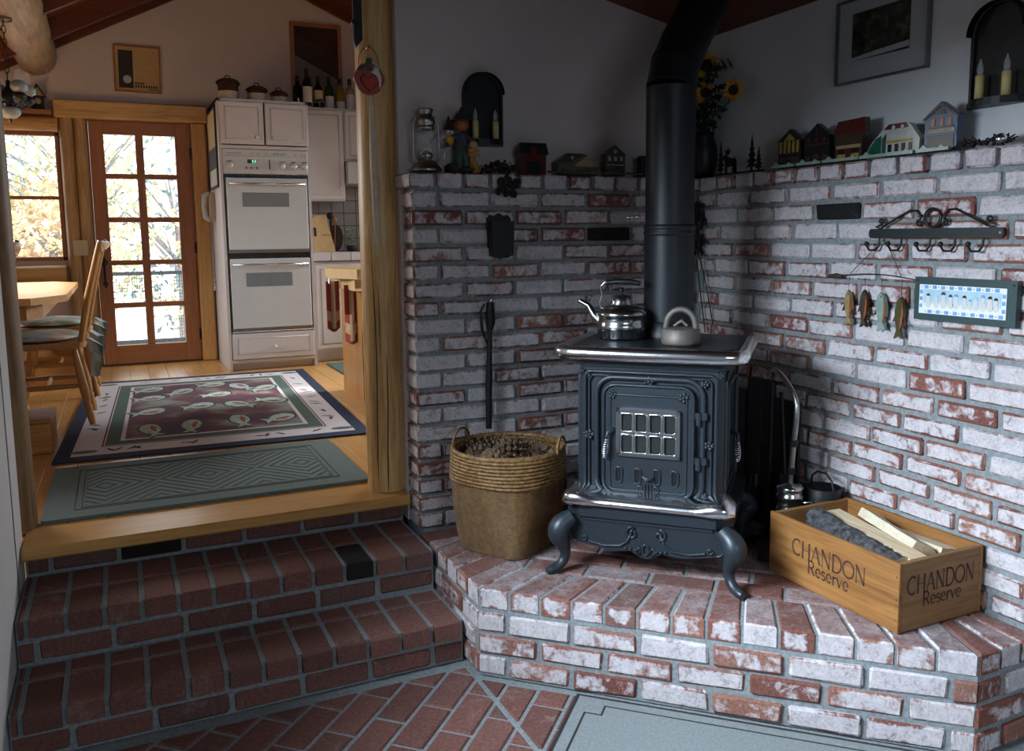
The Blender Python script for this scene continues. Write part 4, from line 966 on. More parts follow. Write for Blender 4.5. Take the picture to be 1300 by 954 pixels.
mb = MB(); mb.tube([(-.036, -.02, .15), (0, -.038, .10), (.034, -.02, .055)], .0015, 5); mb.tube([(.036, -.02, .14), (0, -.038, .10), (-.034, -.02, .06)], .0015, 5); obj('globe_guard', mb, 'nickel', lan)
obj('bail', MB().tube([(.05, 0, .16), (.062, -.018, .12), (.066, -.025, .08), (.06, -.02, .045)], .0016, 5), 'nickel', lan)
# --- scarecrow figurine
sc_ = thing('scarecrow_figurine', 'orange harvest scarecrow figurine next to the oil lantern on the ledge', 'figurine', (-1.045, .075, LZ))
obj('base', MB().box(-.055, -.02, -.03, .03, 0, .035, bev=.006).ball((.02, -.02, .012), (.045, .025, .013), 10, 6), 'dark_cloth', sc_)
obj('trousers', MB().tube([(-.016, -.012, .005), (-.014, -.01, .05), (-.006, 0, .09)], [.014, .016, .018], 8).tube([(.018, -.012, .005), (.014, -.01, .05), (.006, 0, .09)], [.014, .016, .018], 8), 'leaf_green', sc_)
obj('shirt', MB().tube([(0, 0, .085), (0, 0, .115), (0, 0, .145)], [.026, .027, .020], 10).tube([(-.02, 0, .135), (-.048, -.005, .125), (-.060, -.01, .10)], [.012, .011, .009], 8).tube([(.02, 0, .135), (.046, -.005, .120), (.050, -.02, .10)], [.012, .011, .009], 8), 'plaid_blue', sc_)
obj('pumpkin_head', MB().lathe([(0, -.024), (.018, -.022), (.028, -.01), (.030, 0), (.027, .014), (.016, .022), (0, .023)], (0, -.004, .178), 24, fn=lambda q, z: 1+.06*math.cos(8*q)), 'h_orange', sc_)
obj('hat', MB().lathe([(.042, 0), (.044, .003), (.026, .008), (.022, .02), (.008, .040), (.003, .052), (0, .054)], (.002, 0, .192), 18), 'dark_cloth', sc_)
obj('small_bird_hat', MB().lathe([(.020, 0), (.012, .02), (.004, .045), (0, .05)], (-.052, -.006, .160), 14), 'h_brown', sc_)
for sg in (-1, 1): obj('owl_eye', MB().ball((-.052+sg*.008, -.022, .150), .0055, 8, 6), 'ghost_white', sc_)
obj('gourd', MB().ball((-.050, -.012, .120), (.016, .014, .018), 10, 8), 'petal', sc_); obj('small_pumpkin', MB().ball((.040, -.022, .105), (.018, .016, .016), 10, 8), 'tan_card', sc_)
obj('straw_bundle', MB().tube([(.04, -.022, .095), (.035, -.025, .05), (.05, -.03, .0)], [.014, .012, .02], 8).box(.012, .062, -.036, -.03, .062, .072).box(.014, .060, -.036, -.03, .078, .088), 'straw_gold', sc_)
mb = MB(); rnd = random.Random(2)
for k in range(16):
    x = rnd.uniform(-.01, .075); mb.tube([(x, -.03, rnd.uniform(.01, .03)), (x+rnd.uniform(-.02, .02), -.05, rnd.uniform(0, .025))], [.004, .001], 5)
obj('dried_leaves', mb, 'straw_gold', sc_, kind='stuff')
# --- candle sconces
def sconce(label, T, loc, w, h):
    r = thing('candle_sconce', label, 'sconce', loc)
    hw = w/2; arch = [(-hw, 0), (hw, 0)]+arc(0, h-hw, hw, 0, 180, 16)
    obj('back_plate', MB().prism(arch, T, 0, .006), 'black_iron', r)
    mb = MB(); V = [(u, v) for u, v in arc(0, h-hw, hw, 0, 180, 16)]; mb.tube([T(hw, .0, .012)]+[T(u, v, .012) for u, v in V]+[T(-hw, 0, .012)], .006, 8); obj('rolled_edge', mb, 'black_iron', r)
    hood = MB()
    for i in range(16):
        a, b = V[i], V[i+1]; hood.add([T(*a, .004), T(*b, .004), T(*b, .045), T(*a, .045)], [(0, 1, 2, 3), (3, 2, 1, 0)])
    obj('hood', hood, 'black_iron', r)
    tray = [(-hw-.008, 0), (hw+.008, 0)]+[(u, v) for u, v in arc(0, .0, hw+.008, 0, 0, 1)]
    mb = MB(); Tt = lambda u, v, w: T(u, w, v)
    half = [(-hw-.006, 0)]+[((hw+.006)*math.cos(math.radians(a)), .075*math.sin(math.radians(a))) for a in range(180, -1, -15)]
    mb.prism(half, Tt, -.012, .002); mb.prism([(u*.93, v*.93) for u, v in half], Tt, .002, .010); obj('tray', mb, 'black_iron', r)
    for sg in (-1, 1):
        c = obj('candle', MB().lathe([(0, 0), (.0125, 0), (.0125, .068), (.010, .071), (0, .071)], n=16, T=lambda x, y, z, sg=sg: T(sg*.042+x, z+.010, .035+y)), 'candle', r)
        obj('bulb', MB().lathe([(.007, .070), (.010, .085), (.008, .098), (.001, .118)], n=12, T=lambda x, y, z, sg=sg: T(sg*.042+x, z+.010, .035+y)), 'lamp_glass', c)
    return r
sconce('black arched twin-candle wall sconce above the left ledge', frame((0, 0, 0), (1, 0, 0), (0, 0, 1)), (-.935, PB, 1.475), .158, .262)
sconce('black arched twin-candle wall sconce at the upper right', frame((0, 0, 0), (0, -1, 0), (0, 0, 1)), (PB, -1.262, 1.49), .175, .285)
# --- flat painted houses: outline, then layers of painted detail
def house(name, label, T, loc, outline, mat, details, th=.022):
    r = thing(name, label, 'house ornament', loc, group='painted house ornaments on the brick ledge')
    obj('board', MB().prism(outline, T, -th, 0), mat, r)
    for nm, poly, mm, w in details: obj(nm, MB().prism(poly, T, 0, w), mm, r)
    return r
R4 = lambda a, b, c, d: [(a, c), (b, c), (b, d), (a, d)]
TLd = frame((0, 0, 0), (1, 0, 0), (0, 0, 1)); TRd = frame((0, 0, 0), (0, -1, 0), (0, 0, 1))
def gable(w, h, e): return [(-w/2, 0), (w/2, 0), (w/2, e), (w*.56, e), (0, h), (-w*.56, e), (-w/2, e)]
def wins(us, z0, z1, w, m): return [('window', R4(u-w/2, u+w/2, z0, z1), m, .002) for u in us]
house('painted_house', 'dark barn-red painted house ornament with black roof on the left ledge', TLd, (-.75, .055, LZ+.001), [(-.056, 0), (.056, 0), (.056, .07), (.066, .078), (.055, .12), (-.055, .12), (-.066, .078), (-.056, .07)], 'h_red', [('roof', [(-.066, .078), (.066, .078), (.055, .12), (-.055, .12)], 'h_black', .003), ('dormer', [(-.014, .075), (.014, .075), (.014, .098), (0, .11), (-.014, .098)], 'h_red', .005), ('door', R4(-.03, .03, .004, .048), 'h_black', .002)])
house('painted_house', 'low cream and olive painted farmhouse ornament on the left ledge', TLd, (-.55, .055, LZ+.001), [(-.092, 0), (.092, 0), (.092, .03), (.10, .032), (.04, .082), (-.05, .085), (-.098, .05), (-.092, .045)], 'h_olive', [('roof', [(-.098, .05), (-.03, .05), (.03, .084), (-.05, .085)], 'h_black', .003), ('gable_front', [(-.02, .035), (.095, .033), (.04, .078)], 'h_tan', .003), ('porch_roof', R4(.03, .092, .020, .030), 'h_brown', .004), ('window', arc(-.028, .068, .008, 0, 360, 10), 'h_tan', .005)]+wins((-.07, -.045, .0, .05), .008, .024, .012, 'h_black'))
house('painted_house', 'narrow dark brown painted house ornament beside the stove pipe', TLd, (-.375, .055, LZ+.001), gable(.095, .125, .085), 'h_brown', [('window', arc(0, .098, .008, 0, 360, 10), 'h_white', .002), ('sill_band', R4(-.04, .04, .042, .046), 'h_white', .002)]+wins((-.028, 0, .028), .06, .078, .014, 'h_white')+[('door', R4(-.012, .012, .002, .03), 'h_black', .002)])
obj('dark_box', MB().box(-.026, .026, -.02, .02, 0, .085, bev=.004).box(-.028, .028, -.022, .022, .068, .074), 'h_black', loc=(-.225, .07, LZ+.001), label='small dark box on the ledge just left of the stove pipe', cat='box')
mb = MB(); rnd = random.Random(9)
for k in range(3): mb.tube([(-.72+.43*i/20, -.006-.004*k+.003*math.sin(i+k), LZ+.006+.003*math.sin(1.7*i+2*k)) for i in range(21)], .003, 5)
obj('raffia_strand', mb, 'h_olive', label='pale raffia strand lying along the front of the left ledge', cat='raffia')
# --- dried swag with dark pot hanging over the ledge
sw = thing('dried_swag', 'dark dried pink flower swag hanging over the left ledge', 'dried flowers', (-.905, .03, LZ))
mb = MB(); rnd = random.Random(5)
for k in range(90):
    x, y, z = rnd.uniform(-.075, .075), rnd.uniform(-.03, .03), rnd.uniform(.0, .045); mb.ball((x, y, z*(1-abs(x)/.12)+.004), rnd.uniform(.004, .009), 5, 4)
obj('flower_heads', mb, 'wreath', sw, kind='stuff')
mb = MB()
for k in range(26):
    x = rnd.uniform(-.035, .055); z = rnd.uniform(-.085, -.01); mb.ball((x, -.055+rnd.uniform(-.006, .006), z), (.012, .007, .014), 5, 4)
obj('hanging_foliage', mb, 'seed_dark', sw, kind='stuff')
# --- sunflowers in a dark vase in the corner
vs = thing('flower_vase', 'tall dark vase in the corner behind the stove pipe', 'vase', (.055, .04, LZ))
obj('vase_body', MB().lathe([(0, .001), (.045, .001), (.055, .03), (.062, .08), (.058, .13), (.045, .17), (.048, .19), (.04, .19), (.036, .16), (0, .05)], n=24), 'black_iron', vs)
def sunflower(label, c, r, face, stem):
    sf = thing('sunflower', label, 'flower', c, group='sunflowers in the dark vase'); f = Vector(face).normalized(); u = f.orthogonal().normalized(); v = f.cross(u)
    obj('seed_head', MB().ball((0, 0, 0), r*.42, 12, 6), 'seed_dark', sf); mb = MB(); rnd = random.Random(label)
    for ring, n, L in ((0, 15, 1.0), (1, 13, .88)):
        for k in range(n):
            a = 2*PI*(k+ring*.5)/n+rnd.uniform(-.08, .08); d = u*math.cos(a)+v*math.sin(a); t = f.cross(d); l = r*L*rnd.uniform(.85, 1.1); bk = f*(-.006*ring)
            p = [d*r*.3+bk-t*r*.05, d*l*.62+f*.010+bk-t*r*.13, d*l+f*rnd.uniform(-.012, .008)+bk, d*l*.62+f*.010+bk+t*r*.13, d*r*.3+bk+t*r*.05]
            mb.add(p, [(0, 1, 2, 3, 4)]); mb.add([q-f*.0012 for q in p], [(4, 3, 2, 1, 0)])
    obj('petals', mb, 'petal', sf, kind='stuff'); e = Vector((.055, .04, LZ+.19))-Vector(c)
    obj('stem', MB().tube([-f*.01, -f*.03+Vector((0, 0, -.02)), e*.6+Vector((0, .01, 0)), e], .004, 6), 'leaf_green', sf)
    mb = MB()
    for k in range(4):
        p = e*(.25+.18*k); sd = Vector((rnd.uniform(-1, .3), rnd.uniform(-1, .3), rnd.uniform(-.4, .5))).normalized()*.055; w = sd.cross(Vector((0, 0, 1)))*.35
        obj('leaf', MB().add([p, p+sd*.5+w, p+sd, p+sd*.5-w, p+sd*.5+Vector((0, 0, -.004))], [(0, 1, 2, 3), (0, 4, 1), (1, 4, 2), (2, 4, 3), (3, 4, 0)]), 'leaf_green', sf)
sunflower('large top sunflower with orange petals beside the stove pipe', (.03, .0, 1.815), .062, (-.6, -.8, -.1), 0)
sunflower('lower middle sunflower with dark round center above the vase', (.03, .0, 1.705), .050, (-.5, -.85, -.15), 0)
sunflower('right-hand sunflower facing left over the pine-tree ornament', (.045, -.165, 1.69), .050, (-.85, -.5, -.1), 0)
sunflower('sunflower half hidden behind the pipe at upper left', (-.01, .075, 1.80), .050, (-.5, -.8, 0), 0)
sunflower('low sunflower half hidden behind the stove pipe', (-.01, .07, 1.64), .042, (-.5, -.8, -.2), 0)
fo_ = thing('dark_foliage', 'dark green leafy foliage bunched below the sunflowers in the vase', 'foliage', (.05, .03, LZ+.17)); mb = MB(); rnd = random.Random(31)
for k in range(150):
    z = rnd.uniform(0, .30); a = rnd.uniform(0, 6.28); r = rnd.uniform(.0, .055+.10*z); c = Vector((r*math.cos(a)*.8-.02*z, r*math.sin(a)*1.3-.15*z, z)); c.x = min(c.x, .06); c.y = min(c.y, .07); d = Vector((rnd.uniform(-1, .2), rnd.uniform(-1, .4), rnd.uniform(-.5, 1))).normalized()*.028; w = d.cross(Vector((.3, -.7, .2))).normalized()*.013; mb.add([c-d, c+w, c+d, c-w], [(0, 1, 2, 3), (3, 2, 1, 0)])
obj('leaves', mb, 'leaf_green', fo_, kind='stuff'); obj('stems', MB().tube([(0, 0, 0), (0, -.01, .1), (-.01, -.03, .25)], [.012, .010, .004], 6), 'leaf_green', fo_)
# --- metal moose and pines
ms = thing('moose_silhouette', 'black metal cutout of moose and pine trees on the right ledge', 'ornament', (.035, -.21, LZ))
def pine(cx, h, w): 
    L = []; Rr = []; n = 5
    for i in range(n):
        z = h*(.14+.8*i/n); ww = w*(1-i/n); L.append((cx-ww, z)); L.append((cx-ww*.35, z+h*.09)); Rr.append((cx+ww, z)); Rr.append((cx+ww*.35, z+h*.09))
    return [(cx-.004, 0), (cx+.004, 0), (cx+.004, h*.14)]+Rr+[(cx, h)]+L[::-1]+[(cx-.004, h*.14)]
for cx, h, w in ((-.105, .135, .024), (.085, .145, .032), (.125, .095, .024), (-.02, .07, .02)): obj('pine_tree', MB().prism(pine(cx, h, w), TRd, -.002, .002), 'black_iron', ms)
body = [(-.075, .0), (-.066, 0), (-.064, .03), (-.02, .032), (-.018, 0), (-.008, 0), (-.005, .045), (-.012, .062), (-.045, .066), (-.060, .072), (-.070, .082), (-.092, .075), (-.095, .064), (-.078, .058)]
obj('moose', MB().prism(body, TRd, -.002, .002).prism([(-.07, .08), (-.085, .10), (-.07, .094), (-.060, .11), (-.052, .095), (-.04, .10), (-.055, .08)], TRd, -.001, .001), 'black_iron', ms)
obj('base_bar', MB().prism(R4(-.135, .15, 0, .006), TRd, -.01, .01), 'black_iron', ms)
# --- painted houses on the right ledge
house('painted_house', 'yellow and black striped painted house ornament on the right ledge', TRd, (.04, -.497, LZ+.001), gable(.118, .142, .098), 'h_black', [('plank', R4(u, u+.012, .055, .098), 'h_yellow', .002) for u in (-.052, -.030, -.008, .014, .036)]+[('plank', [(-.03, .1), (.03, .1), (0, .126)], 'h_yellow', .002), ('shop_front', R4(-.05, .05, .004, .04), 'h_brown', .003), ('door', R4(-.01, .01, .002, .03), 'h_black', .005)])
house('painted_house', 'black half-timbered painted house ornament second along the right ledge', TRd, (.04, -.633, LZ+.001), gable(.120, .146, .100), 'h_black', [('sill_band', R4(-.058, .058, .070, .074), 'h_brown', .002), ('arch_trim', arc(0, .022, .018, 0, 180, 8), 'h_brown', .003)]+wins((-.035, 0, .035), .08, .096, .014, 'h_red')+wins((-.04, .04), .012, .034, .022, 'h_brown')+[('gable_beam', [(-.003, .1), (.003, .1), (.003, .135), (-.003, .135)], 'h_brown', .002)])
house('painted_house', 'red-roofed painted shop ornament with tan front on the right ledge', TRd, (.04, -.782, LZ+.001), [(-.06, 0), (.055, 0), (.058, .085), (.070, .095), (.066, .142), (-.05, .138), (-.068, .098), (-.062, .088)], 'h_brown', [('roof', [(-.068, .096), (.070, .094), (.066, .142), (-.05, .138)], 'h_red', .003), ('sign_board', R4(-.055, .052, .045, .056), 'h_tan', .003), ('shop_wall', R4(-.052, -.015, .004, .026), 'h_yellow', .002), ('shop_wall', R4(.012, .045, .004, .026), 'h_yellow', .002), ('window', R4(-.045, -.02, .028, .042), 'h_black', .002), ('window', R4(.012, .042, .028, .042), 'h_black', .002), ('door', R4(-.012, .010, .002, .042), 'h_red', .003)])
house('painted_house', 'wide white painted cottage ornament with red roof and green trees', TRd, (.04, -.968, LZ+.001), [(-.104, 0), (.095, 0), (.098, .05), (.06, .098), (.045, .104), (-.02, .104), (-.04, .095), (-.085, .055), (-.104, .03)], 'h_white', [('roof', [(-.04, .088), (.055, .088), (.045, .104), (-.02, .104)], 'h_red', .003), ('porch_roof', R4(-.03, .07, .044, .052), 'h_yellow', .003), ('tree', [(-.098, .004), (-.05, .004), (-.05, .07), (-.07, .062), (-.098, .03)], 'h_green', .004), ('tree', [(-.045, .004), (-.032, .004), (-.03, .075), (-.045, .06)], 'h_green', .003), ('hedge', R4(-.03, .09, .0, .010), 'h_green', .004), ('dormer', arc(0, .092, .007, 0, 360, 8), 'h_white', .005), ('dormer', arc(.035, .092, .007, 0, 360, 8), 'h_white', .005)]+wins((-.015, .012, .038, .065), .016, .040, .014, 'h_black'))
house('painted_house', 'tall blue painted store ornament with orange windows and signboard', TRd, (.04, -1.139, LZ+.001), gable(.112, .150, .105), 'h_blue', [('roof_edge', [(-.064, .102), (-.060, .098), (0, .136), (.060, .098), (.064, .102), (0, .149)], 'h_black', .004), ('attic_window', arc(0, .112, .016, 0, 180, 8), 'h_black', .002), ('sign_board', R4(-.04, .05, .058, .068), 'h_tan', .003), ('awning', R4(-.04, .045, .070, .076), 'h_black', .003), ('shop_front', R4(-.045, .048, .006, .048), 'h_black', .002), ('cornice', R4(-.056, .056, .050, .055), 'h_blue', .004)]+wins((-.026, .004, .032), .078, .100, .012, 'h_orange')+[('sign_mark', R4(-.034+.0095*k, -.029+.0095*k, .061, .066), 'h_blue', .0036) for k in range(8)])
mb = MB(); 
for (a, b) in ((.44, .56), (.575, .69), (.70, .86), (.865, 1.075), (1.085, 1.20)):
    o_ = obj('fence_strip', MB().prism(R4(a, b, 0, .010), TRd, 0, .012).prism([(a+.01, .010), (a+.025, .022), (a+.04, .010)], TRd, .002, .008).prism([(b-.04, .010), (b-.03, .018), (b-.015, .010)], TRd, .002, .008), 'h_mint', loc=(.012, 0, LZ+.001), label='mint green painted fence strip under the %s house ornament' % {.44: 'striped', .575: 'half-timbered', .70: 'red-roofed', .865: 'wide white', 1.085: 'blue'}[a], cat='fence ornament', group='painted fence strips on the right ledge')
mb = MB(); rnd = random.Random(12)
for k in range(60):
    y = rnd.uniform(-.075, .075); mb.tube([(rnd.uniform(-.02, .02), y, rnd.uniform(.004, .02)), (rnd.uniform(-.02, .02), y+rnd.uniform(-.03, .03), rnd.uniform(.01, .034))], [.004, .002], 5)
obj('dark_twigs', mb, 'seed_dark', loc=(.045, -1.285, LZ), label='bundle of dark dried twigs beside the blue house ornament', cat='twigs')
gl = thing('glass_ball', 'clear glass ball catching light at the right end of the ledge', 'ball', (.03, -1.345, LZ))
obj('ball', MB().ball((0, 0, .017), .017, 16, 10), 'chrome', gl); obj('stand', MB().lathe([(.012, 0), (.008, .004), (.010, .006)], n=12), 'black_iron', gl)
# --- framed landscape on the right wall
fp = thing('framed_photo', 'silver-framed grey photograph of trees high on the right wall', 'picture', (PB, -.825, 1.632))
def frame_parts(r, T, w, h, fw, mats, th=.018, name='frame_rail'):
    for q in (R4(-w/2, w/2, 0, fw), R4(-w/2, w/2, h-fw, h), R4(-w/2, -w/2+fw, fw, h-fw), R4(w/2-fw, w/2, fw, h-fw)): obj(name, MB().prism(q, T, 0, th), mats, r)
frame_parts(fp, TRd, .385, .285, .007, 'silver_frame')
obj('mat', MB().prism(R4(-.187, .187, .006, .279), TRd, .001, .006), 'matboard', fp)
obj('photo', MB().prism(R4(-.125, .115, .075, .235), TRd, .006, .008), 'photo_trees', fp)
obj('photo_path', MB().prism([(-.125, .075), (.115, .083), (.115, .102), (-.02, .095), (-.125, .086)], TRd, .008, .0085), 'matboard', fp)

# ================================================================== THINGS ON THE BRICK WALLS
mh = thing('match_holder', 'black cast-iron match holder mounted on the left brick wall', 'match holder', (-.93, 0, 1.04))
obj('back_plate', MB().prism([(-.045, .03), (.045, .03), (.05, .14), (.035, .155), (.02, .15), (0, .162), (-.02, .15), (-.035, .155), (-.05, .14)], TLd, .002, .010), 'black_iron', mh)
obj('box', MB().prism([(-.042, .0), (.042, .0), (.046, .13), (-.046, .13)], TLd, .010, .05), 'black_iron', mh)
obj('bottom_scroll', MB().prism([(-.04, .004), (.04, .004), (.02, -.008), (-.02, -.008)], TLd, .008, .045), 'black_iron', mh)
# black dried garland at the corner with cords
gb = thing('hanging_bell_cord', 'black dried bouquet hanging by a cord in the brick corner', 'dried bouquet', (-.03, -.035, .72))
mb = MB(); rnd = random.Random(21)
for k in range(80):
    t = rnd.random(); z = .30+.22*t; mb.ball((rnd.uniform(-.022, .022), rnd.uniform(-.04, .03)*(1-.3*t), z), (.008, .008, .012), 5, 4)
obj('bouquet', mb, 'seed_dark', gb, kind='stuff')
obj('cord', MB().tube([(.0, -.02, .31), (.012, -.05, .2), (.016, -.10, .02)], .003, 5).tube([(.0, .0, .31), (.01, -.02, .15), (.012, -.055, -.02)], .003, 5), 'brown_cone', gb)
# --- scroll coat rack
rk = thing('hook_rack', 'dark wrought-iron scroll rack with hooks on the right brick wall', 'hook rack', (0, -1.165, 1.09))
obj('bar', MB().prism(rrect(-.235, .235, .004, .034, .012, 4), TRd, .006, .013), 'dark_green_iron', rk)
def rk_tube(nm, pts, r=.0035): return obj(nm, MB().tube([TRd(u, v, .010) for u, v in pts], r, 6), 'black_iron', rk)
rk_tube('ring', arc(.0, .066, .028, 0, 360, 20), .003); rk_tube('ring', arc(.006, .062, .026, 0, 360, 20), .003)
for sg in (-1, 1):
    rk_tube('scroll', [(sg*u, v) for u, v in spiral(.045, .050, .002, .011, 0, 1.3, 14)+[(.040, .070), (.055, .088), (.080, .089), (.125, .068), (.185, .038)]])
    rk_tube('scroll', [(sg*u, v) for u, v in spiral(.190, .058, .002, .010, 180, 1.2, 12)+[(.210, .040), (.19, .034)]])
for k, u in enumerate((-.20, -.115, -.01, .075, .165)):
    hk = obj('hook', MB().tube([TRd(u+.01, .006, .014), TRd(u+.01, -.018, .014), TRd(u+.004, -.034, .022), TRd(u-.010, -.034, .036), TRd(u-.016, -.018, .042)], .0035, 6), 'black_iron', rk); obj('hook_knob', MB().ball(TRd(u-.016, -.014, .042), .008, 10, 8), 'black_iron', hk)
for u in (-.225, .225): obj('screw', MB().cyl(TRd(u, .019, .013), TRd(u, .019, .0145), .004, n=8), 'nickel', rk)
# --- fish on a stick
ff = thing('fish_mobile', 'bent twig and wire holding four wooden fish on the right wall', 'wall hanging', (0, -.97, .955))
obj('twig', MB().tube([TRd(-.20, .008, .02), TRd(-.165, .012, .02), TRd(-.14, .010, .02)], [.007, .009, .006], 7), 'brown_cone', ff)
obj('wire', MB().tube([TRd(u, .012+.012*math.sin(PI*(u+.16)/.34)-.05*(u+.16)**2, .018) for u in [-.15+.03*i for i in range(12)]], .0018, 5), 'black_iron', ff)
obj('hanger_wire', MB().tube([TRd(-.11, .02, .016), TRd(-.02, .10, .012), TRd(.02, .135, .010)], .0012, 5).tube([TRd(.10, .015, .016), TRd(.06, .08, .012), TRd(.02, .135, .010)], .0012, 5), 'black_iron', ff)
fishp = [(0, 0), (.012, -.015), (.018, -.045), (.016, -.075), (.007, -.098), (.018, -.122), (.002, -.115), (-.014, -.125), (-.006, -.098), (-.014, -.070), (-.017, -.040), (-.010, -.012)]
for k, (u, dz, m1, sc, rot, lab) in enumerate(((-.108, -.035, 'h_tan', .95, .05, 'slim brown wooden fish hanging leftmost on the twig'), (-.040, -.03, 'brown_cone', 1.0, .0, 'dark grey-brown wooden fish second from the left'), (.028, -.034, 'h_mint', 1.02, .05, 'pale green wooden fish with orange edge third on the twig'), (.105, -.045, 'h_olive', 1.08, -.04, 'olive wooden fish hanging rightmost next to the snowman plaque'))):
    fo = thing('wooden_fish', lab, 'fish', tuple(Vector((0, -.97, .955))+Vector(TRd(u, dz, .02))), group='wooden fish hanging from the twig')
    pr = [(x*sc*(1.15 if k == 2 else .9), y*sc) for x, y in fishp]; pr = [(x*math.cos(rot)-y*math.sin(rot), x*math.sin(rot)+y*math.cos(rot)) for x, y in pr]
    obj('body', MB().prism(pr, TRd, -.006, .006), m1, fo)
    obj('belly', MB().prism([pr[1], pr[2], pr[3], pr[4], (pr[3][0]-.008, pr[3][1]), (pr[2][0]-.007, pr[2][1])], TRd, .0055, .0075), 'h_orange', fo)
    obj('fin', MB().prism([(-.016*sc, -.05*sc), (-.016*sc, -.07*sc), (-.026*sc, -.075*sc)], TRd, -.003, .003), 'brown_cone', fo); obj('fin', MB().prism([(.016*sc, -.06*sc), (.014*sc, -.08*sc), (.024*sc, -.085*sc)], TRd, -.003, .003), 'brown_cone', fo)
    obj('eye', MB().ball(TRd(.004*sc, -.014*sc, .0062), .0025, 8, 6), 'ink', fo); obj('hang_wire', MB().tube([TRd(0, -.002, .0), TRd(0, -dz+.012, .0)], .001, 4), 'black_iron', fo)
# --- snowman plaque
sp = thing('snowman_plaque', 'teal-framed tile plaque with a row of snowmen on the right wall', 'plaque', (0, -1.292, .846))
obj('frame_board', MB().prism(R4(-.165, .165, 0, .130), TRd, .006, .024), 'teal_frame', sp)
obj('tile', MB().prism(R4(-.145, .138, .020, .108), TRd, .024, .027), 'tile_white', sp)
obj('sky', MB().prism(R4(-.131, .124, .034, .094), TRd, .027, .0274), 'tile_sky', sp); obj('snow', MB().prism(R4(-.131, .124, .034, .052), TRd, .0274, .0277), 'tile_white', sp)
for i in range(9):
    for v0 in (.022, .096): obj('blue_square', MB().prism(R4(-.128+.0288*i+(.0144 if v0 < .05 else 0), -.114+.0288*i+(.0144 if v0 < .05 else 0), v0, v0+.010), TRd, .027, .0274), 'tile_blue', sp)
for v0 in (.038, .060, .080):
    for u0 in (-.143, .126): obj('blue_square', MB().prism(R4(u0, u0+.010, v0, v0+.011), TRd, .027, .0274), 'tile_blue', sp)
for i in range(10):
    for v0 in (.027, .101): obj('border_dot', MB().prism(arc(-.136+.0288*i+(.0144 if v0 < .05 else 0), v0, .0016, 0, 360, 6)[:-1], TRd, .027, .0276), 'h_red', sp) if -.14 < -.136+.0288*i < .12 else None
for k, (u, h, m) in enumerate(((-.112, .040, 'h_blue'), (-.084, .034, 'tile_sky'), (-.060, .046, 'h_blue'), (-.036, .040, 'h_blue'), (-.018, .042, 'tile_blue'), (.010, .040, 'h_red'), (.028, .030, 'tile_blue'), (.046, .036, 'tile_sky'), (.068, .044, 'tile_blue'), (.090, .042, 'h_red'), (.108, .038, 'h_red'))):
    w = .22*h; mb = MB(); mb.prism(arc(u, .040+h*.28, w*1.15, 0, 360, 14, h*.30)[:-1], TRd, .0277, .0285); mb.prism(arc(u, .040+h*.70, w*.78, 0, 360, 12, h*.2)[:-1], TRd, .0277, .0287)
    sm = obj('snowman', mb, 'ghost_white', sp); obj('hat', MB().prism([(u-w*.8, .040+h*.86), (u+w*.8, .040+h*.86), (u+w*.3, .040+h*1.06), (u-w*.5, .040+h*1.02)], TRd, .0285, .0292), m, sm)
for (u, v) in ((-.155, .120), (.155, .118)): obj('screw', MB().cyl(TRd(u, v, .024), TRd(u, v, .0255), .004, n=8), 'ink', sp)
# ================================================================== KITCHEN
TB = frame((0, 0, 0), (1, 0, 0), (0, 0, 1))
# --- tall oven cabinet
OX0, OX1, OY = -1.53, -.872, 3.65
oc = thing('oven_cabinet', 'tall white cabinet housing the double wall oven', 'cabinet', (0, OY, 0))
mb = MB(); mb.box(OX0, OX0+.02, 0, .78, KZ+.002, 2.135); mb.box(OX1-.02, OX1, 0, .78, KZ+.002, 2.135); mb.box(OX0, OX1, 0, .78, 2.115, 2.135); mb.box(OX0+.02, OX1-.02, .55, .78, KZ+.1, 2.115); mb.box(OX0+.02, OX1-.02, .06, .1, KZ+.002, KZ+.08); mb.box(OX0+.02, OX1-.02, 0, .5, KZ+.06, KZ+.085); mb.box(OX0+.02, OX1-.02, .0, .55, 1.775, 1.80)
obj('carcass', mb, 'white_enamel', oc)
def panel_door(parent, x0, x1, z0, z1, kx=None, kz=None, name='door', yy=0):
    d = obj(name, MB().box(x0, x1, yy-.02, yy-.001, z0, z1, bev=.004), 'white_enamel', parent)
    w = .045; obj('raised_panel', MB().prism(R4(x0+w, x1-w, z0+w, z1-w), TB, -yy+.016, -yy+.0245), 'white_enamel', d); mb = MB()
    mb.tube([TB(u, v, -yy+.0205) for u, v in R4(x0+w-.008, x1-w+.008, z0+w-.008, z1-w+.008)], .003, 4, closed=True); obj('bead', mb, 'white_enamel', d)
    if kx is not None: obj('knob', MB().lathe([(.006, 0), (.006, .012), (.015, .02), (.015, .028), (.008, .032), (0, .032)], n=14, T=lambda a, b, c: (kx+a, yy-.02-c, kz+b)), 'white_enamel', d)
    return d
panel_door(oc, OX0+.012, -1.207, 1.808, 2.112, -1.262, 1.86); panel_door(oc, -1.195, OX1-.012, 1.808, 2.112, -1.14, 1.86)
panel_door(oc, OX0+.025, OX1-.025, KZ+.09, .405, -1.2, .30, 'drawer_front')
ov = thing('double_oven', 'white double wall oven with glass windows and control panel', 'oven', (0, OY, 0))
obj('housing', MB().box(OX0+.024, OX1-.024, .01, .5, .415, 1.77), 'oven_black', ov)
cp = obj('control_panel', MB().box(OX0+.022, OX1-.022, -.012, .008, 1.592, 1.772, bev=.003), 'oven_panel', ov)
obj('panel_groove', MB().box(OX0+.03, OX1-.03, -.014, -.011, 1.722, 1.725), 'silver_frame', cp)
